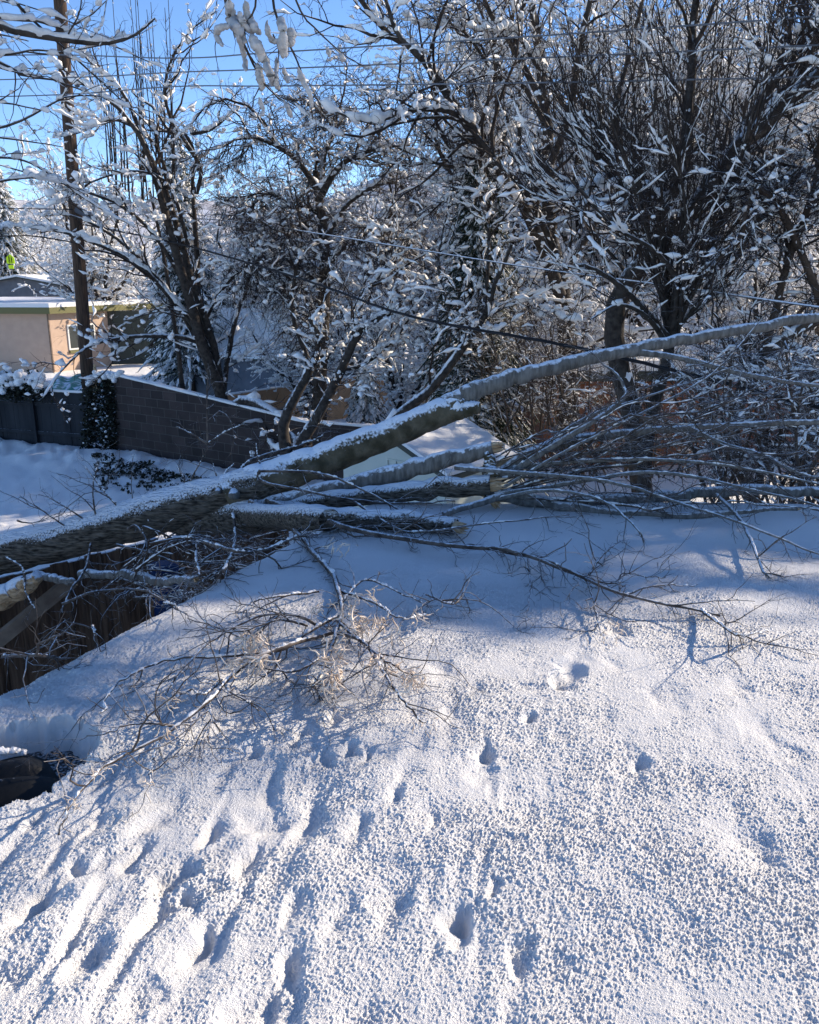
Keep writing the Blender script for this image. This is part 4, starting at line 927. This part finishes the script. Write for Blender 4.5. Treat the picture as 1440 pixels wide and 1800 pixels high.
# broken stems
for pts3, rad, nm, mm in (([(440, 905, 6.3), (560, 868, 6.15), (700, 832, 6.05), (790, 806, 6.0), (866, 788, 5.95)], [.085, .08, .068, .062, .052], 'broken_stem', M_GREYB),
                          ([(470, 898, 6.2), (570, 880, 6.0), (680, 868, 5.9), (780, 856, 5.85), (862, 852, 5.8)], [.05, .07, .072, .072, .07], 'broken_stem', M_FTRUNK),
                          ([(430, 905, 6.2), (540, 910, 6.0), (640, 912, 5.9), (740, 916, 5.8), (800, 925, 5.75)], [.09, .08, .068, .06, .05], 'broken_stem', M_FTRUNK),
                          ([(1500, 870, 6.0), (1300, 862, 6.0), (1150, 875, 5.95), (960, 882, 5.9), (862, 868, 5.85)], [.03, .04, .045, .05, .055], 'broken_stem', M_GREYB),
                          ([(780, 905, 5.7), (900, 870, 5.8), (1000, 892, 5.7), (1180, 905, 5.7), (1400, 895, 5.8)], [.02, .03, .035, .03, .02], 'broken_stem', M_GREYB),
                          ([(142, 1010, 6.1), (220, 1012, 5.9), (290, 1022, 5.6), (345, 1018, 5.3)], [.035, .033, .03, .022], 'broken_stem', M_GREYB),
                          ([(62, 1010, 6.2), (95, 1016, 6.1), (130, 1024, 6.0)], [.03, .03, .022], 'broken_stem', M_GREYB),
                          ([(860, 800, 5.9), (862, 835, 5.88), (866, 875, 5.85)], [.03, .06, .06], 'splintered_fork', M_MOSS)):
    st = Bag(); l = L2(pts3, rad, None, 22, .006, .05); barky(st, *l, K=24, rough=.045); so_ = st.build(nm, mm, ft, O)
    e = l[0][-1]; d = e - l[0][-2]; d /= np.linalg.norm(d); re = l[1][-1]; st = Bag()
    for _ in range(26):
        o_ = rng.normal(size=3); o_ -= o_ @ d * d; o_ *= re * .62 * rng.random() ** .5 / np.linalg.norm(o_); q0 = e + o_ - d * re * .5; ln_ = re * rng.uniform(.8, 2.4)
        st.tube([q0, q0 + d * ln_ * .6 + o_ * .1, q0 + d * ln_ + o_ * .2 + rng.normal(0, .003, 3)], [re * .24, re * .16, re * .02], 4)
    sp_ = st.build('splinters', M_WOODIN, so_)
    sp_.data.transform(__import__('mathutils').Matrix.Translation(-Vector(O)))
# torn pale wood at the left under the trunk
st = Bag(); l = L2([(-60, 1078, 6.15), (0, 1050, 6.15), (40, 1030, 6.12), (66, 1012, 6.1)], [.09, .085, .07, .04], None, 16, .01, .12); barky(st, *l, K=22, rough=.14)
M_TORN = mat('torn_wood_snow', (.30, .17, .08), .8, (.62, .42, .25), 14, .01, 30, stretch=(1, 4, 4), snow=1, snow_lo=.35, snow_hi=.6)
st.build('torn_wood', M_TORN, ft, O)
# thin snow lying along the upper side of the stems
sn = Bag()
def ridge(l, k=.75, w=.8, br=.06):
    pts, r = l; N = len(pts) * 3; q = crom(pts, N); rr = np.interp(np.linspace(0, 1, N), np.linspace(0, 1, len(r)), r)
    rr2 = rr * w * (1 + br * 2 * rng.normal(size=N)); rr2[:2] *= .5; rr2[-3:] *= .5; q[:, 2] += rr * k * .47
    q += rng.normal(0, .0015, q.shape); sn.tube(q, rr2, 18)
ridge(m2, .80, .60, .04); ridge(stub, .9, .75, .08)
ridge((main[0][15:], main[1][15:]), .8, .6, .04)
sn.build('snow_crust', mat('crust_snow', (.84, .85, .87), .8, bump=.008, bscale=90), ft, O)
# pieces of knots
st = Bag()
for (x, y, Yk, r0) in ((412, 868, 6.17, .035), (385, 862, 6.2, .02)):
    c = P(x, y, Yk + .05); st = Bag(); l_ = (np.array([c, c + [.0, -.05, .004], c + [.004, -.085, .006]]), np.array([r0 * 1.3, r0 * 1.05, r0 * .8])); barky(st, *l_, K=18, rough=.1); st.build('knot', M_GREYB, ft, O)

# long limbs of the fallen crown, traced
fl = []
def FB(pts3, r0, r1=.003, N=26, wob=.004): 
    hh = .03 + .10 * rng.random()
    fl.append((crom([P(x, y, YR(x, y, Y, hh if 0 < i < len(pts3) - 1 else .03)) for i, (x, y, Y) in enumerate(pts3)], N) + rng.normal(0, wob, (N, 3)) * np.linspace(.2, 1, N)[:, None], np.linspace(r0, r1, N)))
# fan going right
FB([(860, 850, 5.9), (930, 800, 5.9), (1000, 775, 5.95), (1100, 762, 6.0), (1200, 752, 6.0), (1440, 742, 6.1), (1600, 735, 6.2)], .04, .012)
FB([(1210, 752, 6.0), (1270, 780, 5.9), (1340, 800, 5.85), (1400, 830, 5.8), (1470, 845, 5.8)], .018, .006)
FB([(870, 850, 5.9), (940, 805, 5.8), (1020, 755, 5.8), (1080, 715, 5.9), (1100, 690, 6.0), (1085, 660, 6.1), (1060, 640, 6.2)], .022, .005)
FB([(880, 845, 5.9), (960, 780, 6.2), (1040, 730, 6.3), (1130, 700, 6.4), (1300, 640, 6.5)], .016, .004)
FB([(1115, 618, 6.7), (1200, 630, 6.6), (1300, 655, 6.5), (1440, 678, 6.5), (1600, 690, 6.5)], .022, .008)
FB([(800, 822, 5.9), (900, 830, 5.7), (1060, 845, 5.6), (1200, 885, 5.5), (1330, 930, 5.4), (1440, 975, 5.3)], .014, .004)
FB([(850, 830, 5.9), (1000, 812, 5.8), (1150, 808, 5.75), (1300, 822, 5.7), (1440, 850, 5.7)], .016, .005)
FB([(870, 870, 5.8), (1000, 850, 5.7), (1150, 830, 5.7), (1320, 860, 5.6), (1500, 905, 5.6)], .016, .005)
FB([(860, 880, 5.8), (960, 862, 5.6), (1060, 880, 5.5), (1120, 930, 5.35), (1130, 950, 5.3)], .012, .003)
FB([(1260, 870, 5.8), (1300, 910, 5.6), (1325, 960, 5.3), (1340, 1000, 5.1), (1352, 1015, 5.0)], .012, .004)
FB([(880, 860, 5.8), (1000, 790, 5.7), (1180, 700, 5.9), (1260, 650, 6.1), (1340, 560, 6.4)], .010, .003)
for k in range(15):
    y0 = rng.uniform(800, 890); x0 = rng.uniform(850, 900); dy = rng.uniform(-260, 60); x1 = rng.uniform(1200, 1600); Yk = rng.uniform(5.4, 6.6)
    FB([(x0, y0, 5.85)] + [(x0 + (x1 - x0) * f + rng.normal(0, 18), min(y0 + dy * f - 14 * math.sin(3.1 * f) + rng.normal(0, 11), 915), 5.85 + (Yk - 5.85) * f + rng.normal(0, .04)) for f in (.2, .38, .55, .78, 1.)], rng.uniform(.006, .014), .003, wob=.022)
# across the front
FB([(440, 882, 6.15), (500, 915, 5.7), (545, 965, 5.2), (585, 1010, 4.8), (600, 1060, 4.5), (592, 1110, 4.25), (575, 1160, 4.0)], .022, .007)
FB([(455, 828, 6.15), (560, 832, 6.0), (640, 862, 5.7), (720, 905, 5.4), (780, 925, 5.3)], .012, .004)
FB([(455, 830, 6.15), (460, 845, 6.1), (500, 856, 5.9), (600, 875, 5.7), (700, 885, 5.6), (800, 880, 5.5)], .014, .005)
FB([(620, 880, 5.7), (690, 925, 5.4), (740, 935, 5.35), (860, 920, 5.3), (1000, 905, 5.4)], .010, .004)
FB([(470, 880, 6.1), (560, 910, 5.7), (640, 935, 5.3), (800, 960, 4.9), (900, 968, 4.8), (1010, 1008, 4.6), (1100, 1045, 4.4), (1268, 1080, 4.15)], .020, .006)
FB([(880, 968, 4.8), (960, 985, 4.7), (1030, 1015, 4.55), (1100, 1030, 4.5)], .012, .003)
FB([(1232, 1072, 4.2), (1270, 1100, 4.1), (1300, 1116, 4.05), (1352, 1110, 4.0)], .008, .002)
FB([(1030, 1012, 4.6), (1042, 1050, 4.5), (1058, 1118, 4.15)], .008, .003)
FB([(928, 980, 4.7), (932, 1030, 4.5), (924, 1092, 4.2)], .006, .002)
FB([(1090, 1040, 4.45), (1092, 1010, 4.5), (1130, 1012, 4.45), (1168, 1016, 4.4)], .005, .002)
FB([(1100, 1046, 4.4), (1150, 1030, 4.35), (1228, 1030, 4.3)], .006, .002)
FB([(1036, 1010, 4.6), (1060, 975, 4.8), (1090, 950, 4.9)], .008, .003)
# big drooping spray towards the viewer
FB([(590, 1110, 4.25), (520, 1130, 4.0), (470, 1148, 3.9), (430, 1170, 3.8), (395, 1200, 3.65), (370, 1230, 3.5), (300, 1285, 3.2), (230, 1322, 3.05), (170, 1360, 2.9), (130, 1410, 2.75), (98, 1468, 2.62)], .011, .003, 40)
FB([(600, 1080, 4.4), (540, 1112, 4.2), (500, 1140, 4.0), (410, 1152, 3.9), (300, 1160, 3.8), (240, 1182, 3.65), (195, 1215, 3.5), (180, 1256, 3.3)], .009, .0025, 40)
FB([(560, 1100, 4.2), (520, 1082, 4.1), (460, 1082, 3.95), (400, 1110, 3.8), (345, 1150, 3.65), (310, 1190, 3.5), (292, 1222, 3.4)], .008, .002, 30)
FB([(540, 1100, 4.1), (490, 1090, 4.0), (420, 1110, 3.8), (370, 1100, 3.8), (335, 1055, 3.9)], .006, .002, 24)
FB([(590, 1110, 4.25), (640, 1130, 4.1), (680, 1190, 3.8), (710, 1235, 3.55), (745, 1272, 3.38)], .010, .003)
FB([(592, 1090, 4.3), (650, 1140, 4.0), (700, 1175, 3.8), (738, 1190, 3.75)], .008, .002)
FB([(600, 1040, 4.6), (660, 1060, 4.4), (700, 1085, 4.2), (755, 1080, 4.2)], .008, .002)
FB([(600, 1060, 4.5), (640, 1020, 4.6), (700, 1040, 4.5), (760, 1070, 4.4)], .007, .002)
FB([(585, 1170, 3.95), (580, 1200, 3.8), (590, 1250, 3.5)], .006, .002)
FB([(575, 1160, 4.0), (560, 1190, 3.85), (545, 1215, 3.7)], .006, .002)
FB([(575, 1150, 4.0), (520, 1180, 3.85), (470, 1175, 3.85), (440, 1172, 3.8)], .006, .002)
FB([(395, 1205, 3.65), (410, 1220, 3.55), (440, 1235, 3.45), (452, 1248, 3.4)], .005, .002)
FB([(368, 1228, 3.5), (372, 1260, 3.4), (388, 1288, 3.3)], .005, .002)
FB([(302, 1276, 3.25), (275, 1272, 3.2), (235, 1272, 3.2), (190, 1288, 3.1), (140, 1300, 3.05)], .005, .0015)
FB([(282, 1295, 3.15), (268, 1340, 3.0), (262, 1385, 2.85)], .005, .002)
FB([(390, 1195, 3.6), (360, 1220, 3.5), (330, 1215, 3.5), (275, 1252, 3.35)], .005, .0015)
FB([(560, 1040, 4.6), (480, 1050, 4.5), (440, 1062, 4.4), (420, 1090, 4.2)], .006, .002)
FB([(750, 1045, 4.4), (800, 1060, 4.3), (830, 1010, 4.5)], .006, .002)
# left side over the gap
FB([(160, 955, 6.2), (150, 1000, 6.0), (125, 1035, 5.8), (108, 1075, 5.6)], .012, .006)
FB([(225, 930, 6.15), (240, 925, 6.1), (258, 955, 6.0), (250, 1000, 5.8), (255, 1030, 5.6)], .012, .005)
FB([(352, 925, 6.2), (345, 960, 6.0), (348, 1000, 5.6), (355, 1025, 5.2)], .012, .006)
FB([(410, 905, 6.1), (414, 945, 5.8), (400, 990, 5.4), (375, 1018, 5.1)], .013, .006)
FB([(110, 1062, 5.6), (160, 1042, 5.6), (220, 1036, 5.5), (260, 1040, 5.3), (280, 1055, 5.1)], .011, .005)
FB([(10, 980, 6.2), (40, 1000, 6.1), (45, 1040, 6.0), (62, 1070, 5.9)], .010, .004)
FB([(350, 950, 6.1), (400, 965, 6.0), (450, 970, 5.8), (520, 945, 5.6), (560, 940, 5.5)], .013, .005)
FB([(205, 958, 6.1), (260, 970, 6.0), (300, 985, 5.9), (340, 990, 5.8)], .012, .005)
FB([(5, 1154, 4.6), (50, 1152, 4.2), (105, 1157, 3.7)], .010, .006)
FB([(162, 1100, 4.2), (166, 1110, 4.15), (170, 1124, 4.1)], .005, .003); FB([(288, 1060, 4.8), (300, 1062, 4.7), (315, 1070, 4.6)], .005, .002)
# upright shoots on the trunk
for (x0, y0, x1, y1) in ((170, 918, 172, 810), (215, 900, 150, 820), (130, 935, 35, 870), (165, 925, 68, 868), (325, 865, 370, 780), (325, 865, 310, 820), (365, 780, 365, 650), (365, 780, 430, 745), (365, 780, 310, 750), (14, 975, 12, 935), (30, 915, 80, 915),
                         (388, 850, 375, 815), (395, 840, 412, 815), (290, 945, 245, 880), (290, 950, 355, 912), (110, 938, 200, 905), (190, 905, 280, 860), (460, 825, 450, 780)):
    FB([(x0, y0, 6.35), ((x0 + x1) / 2 + rng.normal(0, 5), (y0 + y1) / 2 + rng.normal(0, 4), 6.4), (x1, y1, 6.5)], .008, .0025, 12, .003)
FB([(430, 830, 6.5), (470, 810, 6.6), (540, 792, 6.7), (600, 776, 6.8)], .02, .012); FB([(420, 828, 6.5), (450, 805, 6.6), (530, 782, 6.8), (570, 765, 6.9)], .015, .008)

N = 40
par = cat(*[(p[None], r[None]) for p, r in fl])
def lift(g):
    pts, r = g; zmin = roof_h(pts[:, :, 0], pts[:, :, 1], False) + r + .004
    ins = (pts[:, :, 0] > xe(pts[:, :, 1])) & (pts[:, :, 1] < YF)
    pts[:, :, 2] = np.where(ins, np.maximum(pts[:, :, 2], zmin), pts[:, :, 2]); return pts, r
par = lift(par)
pale = par[0][:11], par[1][:11] * 1.25
bb_ = Bag(); bb_.tubes(*pale, 10); bb_.build('pale_limbs', M_GREYB, ft, O)
bb_ = Bag(); bb_.tubes(par[0][11:], par[1][11:], 7); bb_.build('branches', M_FTWIG, ft, O)
nA = len(fl)
g1 = lift(grow(par, 640, .40, t0=.15, ang=.75, up=-.35, wig=.16, npts=9, rf=.55, tip=.3, rmax=.008))
g2 = lift(grow(cat(par, g1), 3600, .15, t0=.1, ang=.8, up=-.1, wig=.2, npts=6, rf=.8, tip=.5, rmax=.0045))
g3 = lift(grow(g2, 2600, .045, t0=.2, ang=.8, up=0, wig=.2, npts=4, rf=1.8, tip=.6, rmax=.0028))
tw = Bag(); tw.tubes(*g1, 5); tw.tubes(*g2, 4); tw.tubes(*g3, 3)
tw.build('twigs', M_FTWIG, ft, O)
sn = Bag(); snow_on(sn, par, .0055, .12, k=1.3, K=6, hpow=1)
sn.build('twig_snow', M_SNOWC, ft, O)
# curled dry leaves
lf = Bag(); n = 0
for (x, y, Yk, k, s) in ((600, 958, 5.0, 9, .8), (612, 1068, 4.4, 12, .9), (625, 1090, 4.25, 18, 1), (560, 1060, 4.4, 8, .7), (442, 1120, 3.85, 22, 1.1), (448, 1155, 3.8, 22, 1.1), (585, 1150, 4.0, 18, 1), (592, 1180, 3.9, 16, 1), (578, 1198, 3.8, 10, .8),
                         (668, 1095, 4.1, 18, .9), (700, 1120, 4.0, 10, .8), (655, 1160, 3.95, 14, .8), (690, 1175, 3.85, 10, .7), (725, 1188, 3.75, 20, .9), (735, 1080, 4.2, 8, .7), (290, 1230, 3.4, 8, .6), (410, 1165, 3.75, 8, .8), (285, 1280, 3.2, 6, .6), (640, 1045, 4.5, 10, .8),
                         (262, 1375, 2.88, 6, .4), (175, 1355, 2.9, 8, .4), (130, 1410, 2.75, 8, .4), (590, 1245, 3.55, 6, .5), (740, 1268, 3.4, 6, .5), (1085, 1105, 4.2, 8, .5), (1060, 1118, 4.15, 6, .5)):
    for _ in range(int(k * 1.4)):
        x2 = x + rng.normal(0, 9); y2 = y + rng.normal(0, 8); c = P(x2, y2, YR(x2, y2, Yk, .12 + .04 * rng.random())); d = rng.normal(size=3); d[2] = -abs(d[2]) * .8; d /= np.linalg.norm(d); L = rng.uniform(.05, .13) * s; pts = [c]
        for j in range(7):
            d = d + rng.normal(0, .42, 3) + np.array([0, 0, -.08]); d /= np.linalg.norm(d); pts.append(pts[-1] + d * L / 7)
        t = np.linspace(0, 1, 8); pts = np.array(pts); pts[:, 2] = np.maximum(pts[:, 2], roof_h(pts[:, 0], pts[:, 1], False) + .01)
        lf.tube(pts, .0035 * s * np.sin(math.pi * (t * .9 + .08)) + .0006, 4)
lf.build('dry_leaves', M_LEAFD, ft, O)

# brush pile in the gap below the trunk
lb = []
for k in range(42):
    x = rng.uniform(210, 560); y = rng.uniform(930, 1060); Yk = rng.uniform(5.6, 7.0) + .8 * (x > 330); a = rng.normal(0, .5)
    lb.append(limb([(x - 60 * math.cos(a), y + 50 * math.sin(a), Yk)[:2], (x, y - 8), (x + 60 * math.cos(a), y - 50 * math.sin(a))], Yk, Yk + rng.normal(0, .3), .010, .003, N=8))
tree('brush_pile', P(380, 1040, 7.5), 'dark heap of broken brushwood in the shadow between fence and roof edge', 'brush pile', lb,
     [D(n=190, L=.32, ang=.7, wig=.2, npts=6, rf=.8, K=3), D(n=600, L=.15, ang=.8, wig=.25, npts=5, rf=1, src='all'), D(n=600, L=.07, ang=.9, wig=.25, npts=4, rf=1.6, frac=.3)],
     D(t=[.006, .008, .006, .005], c=[.2, .0, -.1, -.1]), m_tr=M_BROWN, m_cr=M_BROWN)
print('verts', sum(len(m.vertices) for m in bpy.data.meshes))
